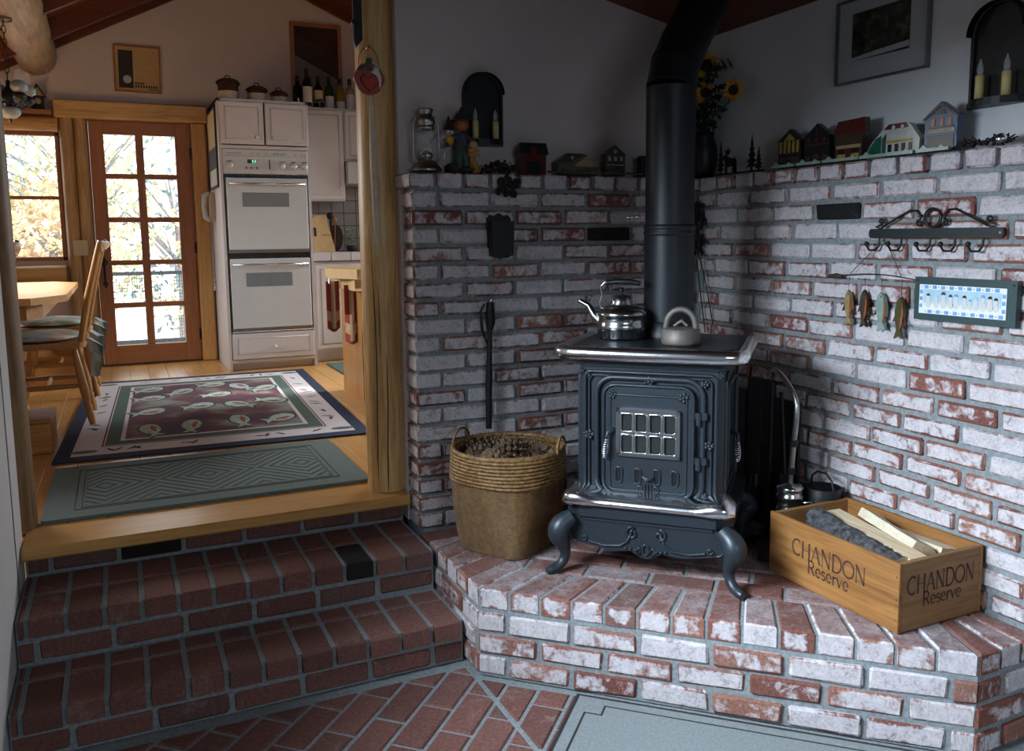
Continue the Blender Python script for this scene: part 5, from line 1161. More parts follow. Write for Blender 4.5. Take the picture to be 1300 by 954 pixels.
for u in (-1.462, -1.085, -.998, -.918):
    k = obj('dial', MB().lathe([(.024, 0), (.022, .018), (0, .018)], n=18, T=lambda a, b, c, u=u: (u+a, -.012-c, 1.655+b)), 'oven_white', cp); obj('dial_mark', MB().box(u-.02, u+.022, -.014, -.0115, 1.682, 1.687), 'ink', k)
obj('clock_display', MB().box(-1.335, -1.265, -.0145, -.0115, 1.672, 1.698), 'oven_black', cp); obj('clock_digits', MB().box(-1.302, -1.292, -.0155, -.0143, 1.676, 1.694).box(-1.286, -1.270, -.0155, -.0143, 1.676, 1.681).box(-1.286, -1.270, -.0155, -.0143, 1.689, 1.694).box(-1.282, -1.276, -.0155, -.0143, 1.676, 1.694), 'display', cp)
for u in (-1.345, -1.308, -1.268): obj('button', MB().box(u-.008, u+.008, -.017, -.0115, 1.628, 1.645), 'oven_window', cp)
obj('slide_switch', MB().box(-1.180, -1.172, -.0145, -.0115, 1.628, 1.700), 'ink', cp)
mb = MB()
for u in [-1.472+.0165*i for i in range(6)]+[-1.305, -1.26, -1.205]+[-1.145+.0165*i for i in range(6)]+[-.985, -.945, -.92]: mb.box(u, u+.007, -.0145, -.0115, 1.735, 1.748)
obj('vent_slot', mb, 'oven_window', cp, kind='stuff')
for (z0, z1) in ((1.022, 1.572), (.432, .975)):
    d = obj('oven_door', MB().box(OX0+.036, OX1-.034, -.022, .008, z0+.012, z1-.008, bev=.004), 'oven_white', ov)
    h = z1-z0; obj('oven_window', MB().box(-1.385, -1.045, -.0235, -.021, z0+h*.60, z0+h*.79), 'oven_window', d)
    obj('handle', MB().tube([(-1.475, -.022, z1-.055), (-1.475, -.05, z1-.052), (-.925, -.05, z1-.052), (-.925, -.022, z1-.055)], .008, 8), 'chrome', d)
    obj('lower_trim', MB().box(OX0+.03, OX1-.03, -.014, .008, z0-.012, z0+.012), 'silver_frame', ov)
obj('door_gap', MB().box(OX0+.03, OX1-.03, -.006, .008, 1.574, 1.59), 'oven_black', ov)
obj('chrome_trim', MB().cyl((OX0+.028, -.014, .418), (OX1-.02, -.014, .418), .008, n=8), 'chrome', ov)
# --- wall cabinets, base cabinet, counter, backsplash
uc = thing('wall_cabinet', 'white wall cabinet between the oven and the log post', 'cabinet', (0, 4.1, 0))
obj('carcass', MB().box(-.868, -.496, 0, .345, 1.42, 2.17), 'white_enamel', uc); panel_door(uc, -.86, -.502, 1.432, 2.150, -.545, 1.52)
uc2 = thing('wall_cabinet', 'short white wall cabinet over the range hood by the log post', 'cabinet', (0, 4.1, 0))
obj('carcass', MB().box(-.492, .30, 0, .345, 1.745, 2.17), 'white_enamel', uc2); panel_door(uc2, -.486, -.10, 1.757, 2.150, -.15, 1.82)
rh = obj('range_hood', MB().prism([(0, 1.735), (.42, 1.735), (.42, 1.56), (.05, 1.56), (0, 1.60)], frame((-.485, 4.44, 0), (0, -1, 0), (0, 0, 1)), 0, -.76), 'oven_panel', label='pale grey range hood under the short wall cabinet', cat='range hood')
bc = thing('base_cabinet', 'white base cabinet below the tiled kitchen counter', 'cabinet', (0, 3.82, 0))
obj('carcass', MB().box(-.866, .60, 0, .6, KZ+.09, .925).box(-.866, .60, .06, .5, KZ+.002, KZ+.09), 'white_enamel', bc); panel_door(bc, -.83, -.42, KZ+.11, .905, -.46, .84); panel_door(bc, -.41, .0, KZ+.11, .905, -.37, .84)
ct = thing('counter', 'tiled pale kitchen counter right of the oven', 'counter', (0, 3.80, 0))
obj('slab', MB().box(-.864, .60, .006, .63, .928, .993), 'grout', ct)
x = -.862
while x < .5: obj('edge_tile', MB().box(x+.002, x+.158, 0, .012, .934, 1.0, bev=.004), 'counter_tile', ct); obj('tile', MB().box(x+.002, x+.158, .014, .16, .985, 1.0, bev=.003), 'counter_tile', ct); obj('tile', MB().box(x+.002, x+.158, .163, .32, .985, 1.0, bev=.003), 'counter_tile', ct); x += .16
bs = struct('trim_backsplash', MB().box(-.868, .3, FARY-.008, FARY, 1.0, 1.75), 'grout')
for i in range(8):
    for j in range(7): obj('tile', MB().box(-.866+.109*i, -.866+.109*i+.104, FARY-.013, FARY-.004, 1.004+.109*j, 1.108+.109*j, bev=.003), 'wall_tile', bs)
# --- things on the counter
cb = thing('cutting_board', 'tan wooden cutting board with handle slot leaning beside the oven', 'cutting board', (-.765, 4.02, 1.001))
obj('board', MB().prism(rrect(-.05, .05, 0, .285, .01, 3), frame((0, 0, 0), (.96, 0, 0), (-.04, .18, .98)), -.03, 0), 'maple', cb); obj('handle_slot', MB().prism(rrect(-.008, .012, .13, .205, .008, 3), frame((0, -.004, 0), (.96, 0, 0), (-.04, .18, .98)), 0, .001), 'ink', cb)
cb2 = thing('cutting_board', 'wider pale cutting board leaning in front of the dark utensils', 'cutting board', (-.655, 4.06, 1.001))
obj('board', MB().prism(rrect(-.06, .055, 0, .315, .008, 3), frame((0, 0, 0), (.97, 0, 0), (-.20, .14, .96)), -.022, 0), 'maple', cb2); obj('groove', MB().prism(R4(-.02, .05, .14, .148), frame((0, -.004, 0), (.97, 0, 0), (-.20, .14, .96)), 0, .001), 'oak', cb2)
ut = thing('utensil_set', 'brown wooden bowl and dark utensils standing behind the cutting boards', 'utensils', (-.55, 4.25, 1.001))
obj('paddle_board', MB().prism(arc(0, .115, .062, 0, 360, 20, .112)[:-1], TB, -.03, -.01), 'crock_brown', ut); obj('ladle', MB().ball((-.045, 0, .30), .03, 10, 8).tube([(-.045, 0, .28), (-.04, 0, .02)], .006, 6), 'ink', ut); obj('wooden_spoon', MB().ball((-.01, -.01, .265), (.022, .01, .03), 10, 8).tube([(-.01, -.01, .24), (-.02, -.01, .02)], .006, 6), 'oak', ut)
pp = thing('potted_herb', 'small leafy green plant in a dark pot on the counter by the post', 'plant', (-.43, 4.2, 1.001))
obj('pot', MB().lathe([(0, 0), (.04, 0), (.048, .05), (.042, .05), (0, .03)], n=16), 'ink', pp); mb = MB(); rnd = random.Random(3)
for k in range(40):
    a = rnd.uniform(0, 6.28); h = rnd.uniform(.06, .2); r = rnd.uniform(.0, .07); c = Vector((r*math.cos(a), r*math.sin(a), h)); d = Vector((rnd.uniform(-1, 1), rnd.uniform(-1, 1), rnd.uniform(-.3, 1))).normalized()*.02; w = d.cross(Vector((.3, .7, .2))).normalized()*.009; mb.add([c-d, c+w, c+d, c-w], [(0, 1, 2, 3), (3, 2, 1, 0)])
obj('foliage', mb, 'foliage_green', pp, kind='stuff')
# --- crocks and bottles on top of the cabinets
for (x, r, h, lab) in ((-1.435, .074, .128, 'large brown and cream lidded crock at the left on the oven cabinet'), (-1.23, .070, .086, 'medium brown and cream lidded crock in the middle of three'), (-1.07, .058, .062, 'smallest brown and cream lidded crock of the three')):
    ck = thing('lidded_crock', lab, 'crock', (x, 3.735, 2.136), group='lidded crocks on the oven cabinet')
    k = .45 if r > .072 else .62; obj('crock_body', MB().lathe([(0, .001), (r*.96, .001), (r, .008), (r, h*k)], n=24), 'crock_cream', ck); obj('crock_glaze', MB().lathe([(r*1.005, h*k), (r*1.005, h*.92), (r*.92, h)], n=24), 'crock_brown', ck)
    ld = obj('crock_lid', MB().lathe([(r*1.04, h), (r*1.04, h+.008), (r*.6, h+.024), (0, h+.03)], n=24), 'crock_brown', ck); obj('lid_loop', MB().tube([(-.02, 0, h+.026), (-.012, 0, h+.045), (.012, 0, h+.045), (.02, 0, h+.026)], .005, 8), 'crock_brown', ld)
    for sg in (-1, 1): obj('ear', MB().tube([(sg*r*.95, -.015, h*.8), (sg*(r+.008), -.01, h*.9), (sg*(r+.004), .0, h)], .006, 6), 'crock_brown', ck)
def bottle(x, y, z, hh_, r, mat, lab, lmat, lz=(.12, .5)):
    b = thing('wine_bottle', lab, 'bottle', (x, y, z), group='wine bottles on top of the kitchen cabinets')
    obj('glass', MB().lathe([(0, .001), (r*.96, .001), (r, .006), (r, hh_*.60), (r*.85, hh_*.68), (r*.42, hh_*.76), (r*.38, hh_*.97), (r*.44, hh_*.975), (r*.44, hh_), (0, hh_)], n=20), mat, b)
    obj('capsule', MB().lathe([(r*.46, hh_*.80), (r*.46, hh_*1.002), (0, hh_*1.004)], n=14), 'ink', b)
    if lmat: obj('label_paper', MB().add([(r*1.015*math.cos(a), r*1.015*math.sin(a), v*hh_) for v in lz for a in [math.radians(-160+14*i) for i in range(11)]], [(i, i+1, 12+i, 11+i) for i in range(10)], 0, True), lmat, b)
    return b
bottle(-.885, 3.95, 2.137, .245, .038, 'bottle_dark', 'black wine bottle half behind another at the oven cabinet edge', None)
bottle(-.915+.085, 3.86, 2.137, .285, .036, 'bottle_dark', 'tall black wine bottle with a white label on the oven cabinet', 'paper', (.1, .52))
bottle(-.735, 4.22, 2.171, .255, .032, 'bottle_pale', 'pale empty bottle left of the cream-labelled wine bottle', None)
bottle(-.667, 4.20, 2.171, .262, .037, 'bottle_dark', 'dark wine bottle with a cream label', 'paper_cream', (.2, .56)); bottle(-.578, 4.20, 2.171, .262, .037, 'bottle_green', 'green wine bottle with a white and red label', 'paper', (.03, .40))
bottle(-.488, 4.20, 2.171, .255, .037, 'bottle_amber', 'amber wine bottle with a low white label', 'paper', (.03, .26)); bottle(-.405, 4.20, 2.171, .255, .037, 'bottle_pale', 'clear wine bottle with a pale label beside the post', 'paper', (.04, .5))
obj('black_goggles', MB().tube([(-.05, 0, .012), (-.02, -.01, .02), (.02, -.01, .024), (.05, 0, .012)], [.010, .014, .014, .008], 8), 'ink', loc=(-.90+.125, 3.70, 2.137), label='small black object lying on the oven cabinet before the bottles', cat='object')
# --- phone and calendar on the side of the oven cabinet
TSd = frame((OX0, 0, 0), (0, -1, 0), (0, 0, 1))
cal = thing('wall_calendar', 'dark-edged calendar hanging on the side of the oven cabinet', 'calendar', (0, 0, 0))
obj('backing', MB().prism(R4(-4.22, -3.74, 1.50, 2.10), TSd, .001, .012), 'ink', cal); obj('picture_page', MB().prism(R4(-4.19, -3.76, 1.80, 2.07), TSd, .012, .014), 'paper_cream', cal); obj('date_page', MB().prism(R4(-4.19, -3.76, 1.52, 1.64), TSd, .012, .014), 'paper', cal)
ph = thing('wall_phone', 'white wall telephone with hanging cord beside the oven', 'telephone', (0, 0, 0))
obj('base', MB().prism(rrect(-4.26, -4.10, 1.26, 1.48, .015, 3), TSd, .001, .03), 'outlet_ivory', ph); obj('handset', MB().tube([TSd(-4.17, 1.265, .035), TSd(-4.17, 1.285, .068), TSd(-4.17, 1.37, .080), TSd(-4.17, 1.455, .068), TSd(-4.17, 1.475, .035)], [.020, .022, .016, .022, .020], 10), 'oven_white', ph)
obj('coiled_cord', MB().tube([TSd(-4.17+.008*math.sin(i*1.9), 1.26-.55*math.sin(PI*min(i, 60)/120)+(.12*(i-60)/20 if i > 60 else 0), .03+.008*math.cos(i*1.9)) for i in range(75)], .0035, 5), 'oven_white', ph)
# --- island with butcher-block top and towels
isl = thing('kitchen_island', 'wooden kitchen island with a butcher-block top behind the log post', 'island', (0, 0, 0))
obj('cabinet_body', MB().box(-.945, -.35, 2.0, 2.50, KZ+.001, .855), 'oak', isl); obj('block_top', MB().prism([(-1.085, 2.28), (-1.03, 2.56), (-.25, 2.56), (-.25, 1.90), (-.99, 1.90), (-1.085, 2.16)], T0, .872, .930), 'maple', isl); obj('apron', MB().box(-.99, -.30, 1.96, 2.53, .80, .872), 'maple', isl)
mb = MB(); 
for (x, y) in ((-1.055, 2.33), (-.975, 2.14)):
    obj('towel_hook', MB().tube([(x, y, .872), (x, y, .855), (x-.004, y-.010, .842), (x-.002, y-.012, .828)], .005, 6), 'chrome', isl)
def towel(x0, y0, w, z0, z1, lab, seed):
    t = thing('dish_towel', lab, 'towel', (x0, y0, 0), group='red striped towels on the kitchen island'); rnd = random.Random(seed)
    def sheet(a, b, za, zb, m, off=0):
        nx, nz = 12, 8; V = []
        for i in range(nx+1):
            u = a+(b-a)*i/nx
            for j in range(nz+1):
                z = za+(zb-za)*j/nz; V.append((u, -.010*math.sin(u/w*9)*(.5+.5*(z0-z)/(z0-z1))-off, z-.012*math.cos(u/w*6)*((z0-z)/(z0-z1))))
        mb = MB(); k = nz+1; F = [(i*k+j, i*k+j+1, (i+1)*k+j+1, (i+1)*k+j) for i in range(nx) for j in range(nz)]; mb.add(V, F, 0, True); mb.add([(p[0], p[1]+.004, p[2]) for p in V], [f[::-1] for f in F], 0, True); obj('cloth' if m == 'towel_red' else 'stripe', mb, m, t)
    sheet(-w/2, w/2, z0, z1, 'towel_red'); sheet(-w*.12, w*.16, z0, z1+.02, 'towel_cream', .001); sheet(-w/2, w/2, z1+.12, z1+.055, 'towel_cream', .0015); return t
towel(-1.035, 2.34, .085, .845, .535, 'red and cream striped dish towel at the left corner of the island', 1)
towel(-.975, 2.12, .085, .83, .475, 'red and cream striped dish towel nearest the log post', 2)
obj('green_floor_mat', MB().box(-.80, -.35, 3.05, 3.68, KZ+.001, KZ+.010, bev=.003), 'rug_green', label='small dark green mat on the floor by the base cabinet', cat='mat')
# --- pictures on the end wall
p1 = thing('framed_poster', 'small framed tan poster with dark moon panel on the end wall', 'picture', (-2.022, FARY, 2.262))
p1.rotation_euler = (0, math.radians(1.0), 0)
frame_parts(p1, TB, .338, .355, .014, 'redwood_x'); obj('poster', MB().prism(R4(-.156, .156, .013, .342), TB, .001, .006), 'tan_card', p1); obj('dark_panel', MB().prism(R4(-.135, -.032, .030, .315), TB, .006, .0075), 'ink', p1); obj('moon', MB().prism(arc(-.075, .095, .030, 0, 360, 24)[:-1], TB, .0075, .009), 'matboard', p1)
mb = MB()
for k in range(4): mb.prism(R4(-.020+.018*k, -.009+.018*k, .062, .080), TB, .006, .0075)
for k in range(9): mb.prism(R4(-.020+.0185*k, -.008+.0185*k, .038, .056), TB, .006, .0075)
for k in range(6): mb.prism(R4(.075+.013*k, .084+.013*k, .022, .032), TB, .006, .0075)
obj('poster_text', mb, 'ink', p1, kind='stuff')
p2 = thing('framed_art', 'large wooden-framed brown artwork behind the wine bottles', 'picture', (-.618, FARY, 2.255))
frame_parts(p2, TB, .43, .655, .032, 'redwood'); obj('print', MB().prism(R4(-.185, .185, .03, .625), TB, .001, .005), 'crock_brown', p2)
obj('print_slope', MB().prism([(-.185, .03), (.185, .03), (.185, .39), (-.185, .555)], TB, .005, .006), 'brown_cone', p2); obj('print_band', MB().prism([(-.185, .415), (-.185, .395), (.185, .20), (.185, .225)], TB, .006, .007), 'ink', p2); obj('print_lower', MB().prism([(-.185, .03), (.185, .03), (.185, .20), (-.185, .39)], TB, .006, .0065), 'grey_iron', p2)
ck = thing('cuckoo_clock', 'small dark carved house clock on the shelf above the window', 'clock', (-2.715, FARY-.07, 2.0865))
obj('case', MB().box(-.042, .042, -.03, .03, 0, .10), 'h_black', ck); obj('roof', MB().prism([(-.06, .09), (-.05, .085), (0, .165), (.05, .085), (.06, .09), (0, .19)], TB, -.035, .04), 'h_brown', ck); obj('gable', MB().prism([(-.042, .1), (.042, .1), (0, .16)], TB, -.02, .03), 'h_tan', ck); obj('dial', MB().prism(arc(0, .06, .022, 0, 360, 16)[:-1], TB, .03, .033), 'h_tan', ck); obj('antler', MB().tube([(.04, 0, .10), (.06, 0, .14), (.055, 0, .18)], [.005, .004, .002], 6), 'h_tan', ck)
ol = thing('wall_outlet', 'ivory double switch plate on the log beside the door', 'switch plate', (-2.502, FARY-.078, 1.06))
obj('plate', MB().prism(rrect(-.05, .05, -.058, .058, .006, 3), TB, -.002, .005), 'outlet_ivory', ol)
for u in (-.022, .022): obj('toggle', MB().box(u-.006, u+.006, -.012, -.004, -.014, .012), 'outlet_ivory', ol)
# --- chandelier
ch = thing('chandelier', 'brass hurricane-lamp chandelier hanging from the log beam', 'chandelier', (-2.745, 2.6, 1.78))
obj('ceiling_plate', MB().lathe([(.045, .545), (.045, .560), (.01, .57), (0, .57)], n=18), 'pewter', ch)
for k in range(9):
    z = .535-.036*k; pts = [((.010*math.cos(a) if k % 2 else 0), (0 if k % 2 else .010*math.cos(a)), z+.022*math.sin(a)) for a in [2*PI*i/10 for i in range(10)]]; obj('chain_link', MB().tube(pts, .0028, 5, closed=True), 'black_iron', ch)
obj('center_column', MB().lathe([(0, .05), (.014, .055), (.03, .10), (.045, .135), (.03, .17), (.012, .19), (.010, .225), (0, .225)], n=18), 'black_iron', ch)
obj('bottom_bowl', MB().lathe([(.012, .015), (.03, .02), (.05, .04), (.055, .065), (.045, .075)], n=22), 'shade_grey', ch); obj('bottom_finial', MB().lathe([(0, -.01), (.008, 0), (.006, .016)], n=10), 'black_iron', ch)
for k in range(4):
    a = k*PI/2+.6; c, s_ = math.cos(a), math.sin(a); R_a = .105
    am = obj('arm', MB().tube([(.02*c, .02*s_, .12), (.06*c, .06*s_, .075), (R_a*c, R_a*s_, .09), (R_a*c, R_a*s_, .12)], .006, 7), 'black_iron', ch)
    obj('oil_font', MB().lathe([(.012, .10), (.032, .115), (.036, .135), (.022, .15)], (R_a*c, R_a*s_, 0), 16), 'black_iron', am); obj('glass_shade', MB().lathe([(.022, .15), (.040, .165), (.046, .185), (.036, .205), (.020, .215)], (R_a*c, R_a*s_, 0), 18), 'shade_grey', am); obj('glass_chimney', MB().lathe([(.018, .21), (.020, .235), (.016, .275)], (R_a*c, R_a*s_, 0), 14), 'lamp_glass', am)
# --- dining table and chairs
tb = thing('dining_table', 'light wooden dining table with clipped corners under the kitchen window', 'table', (-3.02, 2.25, KZ))
obj('tabletop', MB().prism([(-.40, -.85), (.40, -.85), (.535, -.62), (.535, .72), (.40, .92), (-.40, .92), (-.6, .7), (-.6, -.6)], T0, .705, .738), 'pine_x', tb); obj('apron', MB().prism([(-.36, -.62), (.36, -.62), (.42, -.5), (.42, .6), (-.36, .7)], T0, .62, .705), 'oak_x', tb)
obj('pedestal', MB().box(-.16, .16, -.25, .3, .06, .62, bev=.02), 'oak', tb)
for sg in (-1, 1): obj('foot', MB().box(-.26, .26, sg*.2-.05+.02, sg*.2+.05+.02, .002, .07, bev=.01), 'oak_x', tb)
def windsor(label, loc, rz):
    c = thing('windsor_chair', label, 'chair', loc, rz, group='wooden windsor chairs at the dining table')
    obj('seat', MB().prism(rrect(-.215, .215, -.20, .21, .07, 5), T0, .425, .458), 'oak_x', c)
    for sx in (-1, 1):
        for (y0, y1) in ((.13, .20), (-.14, -.21)):
            a, b = Vector((sx*.15, y0, .43)), Vector((sx*.21, y1, .003)); L = lambda t: tuple(a+(b-a)*t)
            obj('leg', MB().tube([L(t) for t in (0, .15, .3, .55, .68, .72, .76, .80, .86, .95, 1)], [.015, .018, .021, .024, .020, .014, .021, .015, .021, .017, .013], 10), 'oak', c)
        obj('stretcher', MB().tube([(sx*.178, -.17, .22), (sx*.182, 0, .22), (sx*.178, .17, .22)], [.010, .015, .010], 8), 'oak_y', c)
        obj('back_post', MB().tube([(sx*.175, -.175, .45), (sx*.195, -.225, .70), (sx*.205, -.30, .985)], [.016, .017, .013], 10), 'oak', c); obj('finial', MB().ball((sx*.206, -.303, .99), (.014, .014, .012), 10, 6), 'nickel', c)
    obj('cross_stretcher', MB().tube([(-.18, 0, .22), (0, 0, .22), (.18, 0, .22)], [.010, .015, .010], 8), 'oak_x', c)
    for u in (-.12, -.072, -.024, .024, .072, .12): obj('spindle', MB().tube([(u*.85, -.178, .455), (u, -.235, .70), (u*1.1, -.293, .94)], [.007, .010, .006], 7), 'oak', c)
    obj('crest_rail', MB().tube([(-.205, -.292, .945), (-.1, -.305, .965), (0, -.31, .97), (.1, -.305, .965), (.205, -.292, .945)], [.018, .024, .026, .024, .018], 8), 'oak_x', c)
    cu = obj('cushion', MB().ball((0, .01, .482), (.215, .205, .030), 20, 8), 'floral', c)
    for sx in (-1, 1):
        mb = MB(); rnd = random.Random(sx)
        for k in range(3):
            dx_ = sx*(.19+.012*k); pts = [(dx_, -.205, .478), (dx_+sx*.028, -.235-.012*k, .44), (dx_+sx*.010*k, -.245, .37), (dx_+sx*.02, -.235-.01*k, .27+.035*k)]
            V = []
            for i, p in enumerate(pts):
                w = (.012, .045, .052, .040)[i]; V += [(p[0]-w*.5, p[1]-w*.5, p[2]), (p[0], p[1]-.02, p[2]), (p[0]+w*.5, p[1]+w*.5, p[2]-.004)]
            mb.add(V, [(i*3+j, i*3+j+1, i*3+j+4, i*3+j+3) for i in range(3) for j in range(2)], 0, True); mb.add([(q[0]+.003*sx, q[1]-.003, q[2]) for q in V], [(i*3+j+3, i*3+j+4, i*3+j+1, i*3+j) for i in range(3) for j in range(2)], 0, True)
        obj('tie_bow', mb, 'floral', cu)
    return c
windsor('near wooden windsor chair with floral tie cushion, back towards the rug', (-2.635, 2.27, KZ), PI/2)
windsor('far wooden windsor chair with floral tie cushion closest to the door', (-2.625, 3.19, KZ), PI/2)
windsor('windsor chair mostly hidden behind the left log post', (-2.96, 1.2, KZ), PI/2)
bn = thing('drawer_bench', 'low orange wooden chest with two white knobs under the table', 'chest', (-2.85, 3.62, KZ))
obj('body', MB().box(-.42, .34, -.16, .16, .003, .40, bev=.008), 'oak_x', bn); obj('lid', MB().box(-.43, .35, -.18, .17, .40, .425, bev=.006), 'oak_x', bn)
dw = obj('drawer', MB().box(-.38, .30, -.175, -.158, .20, .37, bev=.004), 'oak_x', bn)
for u in (.02, .16): obj('knob', MB().ball((u, -.19, .285), .018, 10, 8), 'oven_white', dw)
obj('wooden_box', MB().box(-.16, .14, -.16, .16, 0, .15, bev=.008).box(-.165, .145, -.165, .165, .15, .165, bev=.004), 'oak_x', loc=(-2.72, 1.62, KZ+.002), label='plain orange wooden box on the floor under the near chair', cat='box')
# --- rugs
rug = thing('fish_rug', 'large navy-bordered kitchen rug woven with grey fish on burgundy', 'rug', (-1.80, 2.36, KZ+.001), math.radians(-2.6))
hw_, hl_ = .725, 1.16
for nm, d, z, mm in (('border', 0, .008, 'navy'), ('cream_band', .085, .0088, 'rug_cream'), ('red_line', .235, .0093, 'rug_red'), ('cream_line', .245, .0097, 'rug_cream'), ('green_band', .252, .0101, 'rug_green'), ('inner_line', .335, .0105, 'rug_cream'), ('field', .360, .0109, 'rug_field')):
    obj(nm, MB().prism(R4(-hw_+d*.8, hw_-d*.8, -hl_+d, hl_-d), T0, .001, z), mm, rug)
def fishpoly(s_, belly=False):
    if belly: return [(x*s_, y*s_) for x, y in [(-.35, -.12), (.1, -.26), (.5, -.18), (.2, -.02), (-.2, -.02)]]
    b = arc(.10, 0, .66, -152, 152, 18, .46); return [(x*s_, y*s_) for x, y in [(-.95, -.34), (-.55, -.13)]+b+[(-.55, .13), (-.95, .36), (-.80, 0)]]
rnd = random.Random(6)
for (x, y, a) in ((-.32, -.62, 1.9), (-.12, -.60, 1.45), (.13, -.57, 1.7), (.34, -.60, .4), (-.33, -.12, .3), (-.06, -.05, .25), (.16, -.10, 2.6), (.36, -.05, -.3), (-.33, .33, .1), (-.15, .50, .6), (.06, .30, .2), (.22, .55, 2.2), (.36, .42, .5), (-.34, .66, .3), (.05, .70, .1)):
    s_ = .118; R_m = lambda p, a=a: (x+p[0]*math.cos(a)-p[1]*math.sin(a), y+1.75*(p[0]*math.sin(a)+p[1]*math.cos(a)))
    f = obj('fish_motif', MB().prism([R_m((p[0]*1.08, p[1]*1.12)) for p in fishpoly(s_)], T0, .0105, .0112), 'rug_fish_dark', rug); obj('fish_body', MB().prism([R_m(p) for p in fishpoly(s_*.94)], T0, .011, .0115), 'rug_fish', f); obj('fish_belly', MB().prism([R_m(p) for p in fishpoly(s_, True)], T0, .0113, .0118), 'rug_belly', f)
for k in range(40):
    side = k % 4; t = rnd.uniform(-.85, .85)
    if side < 2: x, y = (-1 if side else 1)*(hw_-.13), t*(hl_-.2)
    else: x, y = t*(hw_-.15), (-1 if side == 2 else 1)*(hl_-.16)
    a = rnd.uniform(0, 3.1); m = ('rug_red', 'rug_green', 'navy')[k % 3]; q = [(x+u*math.cos(a)-v*math.sin(a), y+u*math.sin(a)+v*math.cos(a)) for u, v in ((-.035, 0), (0, .012), (.03, .004), (.04, .015), (.04, -.012), (.03, -.004), (0, -.012))]
    obj('border_motif', MB().prism(q, T0, .0086, .0092), m, rug)
for sx in (-1, 1):
    for sy_ in (-1, 1): obj('corner_oval', MB().prism(arc(sx*(hw_-.12), sy_*(hl_-.16), .06, 0, 360, 16, .03)[:-1], T0, .0086, .0093), 'rug_green', rug)
gm = thing('runner_mat', 'grey-green diamond-patterned mat at the top of the brick steps', 'mat', (-1.962, .725, KZ+.001))
obj('pile', MB().prism(rrect(-.595, .595, -.385, .385, .015, 3), T0, 0, .012), 'green_mat', gm)
for d in (.105, .128): obj('groove_line', MB().tube([(u, v, .0115) for u, v in R4(-.595+d, .595-d, -.385+d*.85, .385-d*.85)], .003, 4, closed=True), 'rug_fish_dark', gm)
# --- heart pumpkin ornament and strap on the log post
po = thing('pumpkin_ornament', 'red pumpkin ornament with heart and ghost hanging on the log post', 'ornament', (-1.380, .135, 1.69))
obj('pumpkin', MB().prism([(.055*math.cos(a)*(1+.05*math.cos(6*a)), .058*math.sin(a)*(1-.08*(math.sin(a) > .9))) for a in [2*PI*i/40 for i in range(40)]], TB, 0, .012), 'pumpkin_red', po)
hrt = [(.032*(16*math.sin(t)**3)/16, .030*(13*math.cos(t)-5*math.cos(2*t)-2*math.cos(3*t)-math.cos(4*t))/15-.014) for t in [2*PI*i/32 for i in range(32)]]
obj('heart_rim', MB().prism([(x*1.14, y*1.14+.002) for x, y in hrt], TB, .012, .0135), 'text_brown', po); obj('heart', MB().prism(hrt, TB, .0135, .018), 'heart_red', po)
obj('ghost', MB().prism([(.004, .022), (.016, .030), (.018, .044), (.026, .052), (.034, .044), (.036, .026), (.044, .006), (.042, -.022), (.036, -.036), (.034, -.01), (.026, .010), (.016, .018)], TB, .012, .016), 'ghost_white', po)
for u in (.023, .030): obj('ghost_eye', MB().prism(arc(u, .041, .0022, 0, 360, 8, .004)[:-1], TB, .016, .017), 'ink', po)
obj('stem', MB().prism([(-.012, .052), (.010, .052), (.012, .070), (-.008, .074)], TB, .001, .012), 'leaf_green', po)
for (u, v) in ((-.028, .035), (-.014, .045), (.0, .036)): obj('leaf', MB().prism([(u-.014, v-.006), (u, v-.008), (u+.012, v+.004), (u, v+.010)], TB, .012, .015), 'leaf_green', po)
obj('hanging_loop', MB().tube([(-.038, -.004, .045)]+[(u, -.004, v) for u, v in arc(0, .062, .036, 170, 10, 10, .05)]+[(.036, -.004, .05)], .0013, 5), 'black_iron', po); obj('nail', MB().cyl((.002, .02, .112), (.002, -.012, .114), .005, n=8), 'nickel', po)
stp = thing('iron_strap', 'black iron strap bolted to the top left of the honey log post', 'strap', (-1.408, .16, 1.80))
obj('plate', MB().prism([(-.018, .02), (-.012, .0), (.014, .03), (.014, .5), (-.018, .5)], TB, 0, .012), 'dark_green_iron', stp); obj('bolt', MB().cyl((-.016, -.012, .085), (-.016, -.034, .085), .014, n=10), 'black_iron', stp)

# ================================================================== OUTSIDE THE KITCHEN
struct('ground', MB().box(-30, 25, 7.5, 60, -1.6, -1.5), 'pale_ground')
dk = struct('deck', MB().box(-8, 3, FARY+.2, 7.4, -.16, -.1), 'deck')
for i in range(18): obj('board', MB().box(-8, 3, FARY+.2+.16*i, FARY+.2+.16*i+.152, -.1, -.06), 'deck', dk)
rl = thing('deck_railing', 'dark deck railing with wire mesh outside the kitchen door', 'railing', (0, 7.0, -.06))
obj('top_rail', MB().box(-6, 2, -.03, .03, .80, .84), 'rail_dark', rl); obj('bottom_rail', MB().box(-6, 2, -.02, .02, .06, .10), 'rail_dark', rl)
for x in (-4.5, -3.3, -.9, .3): obj('post', MB().box(x-.04, x+.04, -.04, .04, 0, .9), 'rail_dark', rl)
mb = MB()
for i in range(200): mb.box(-4+.025*i, -4+.025*i+.004, -.003, .003, .10, .80)
for j in range(20): mb.box(-4, 1, -.004, .004, .10+.035*j, .104+.035*j)
obj('wire_mesh', mb, 'rail_dark', rl, kind='stuff')
hs = thing('garden_hose', 'coiled garden hose lying on the deck outside the door', 'hose', (-1.55, 5.6, -.06))
for k in range(6): obj('coil', MB().tube([(.27*math.cos(a)*(1-.03*k), .27*math.sin(a)*(1-.03*k), .014+.024*k) for a in [2*PI*i/24 for i in range(24)]], .012, 6, closed=True), 'rail_dark', hs)
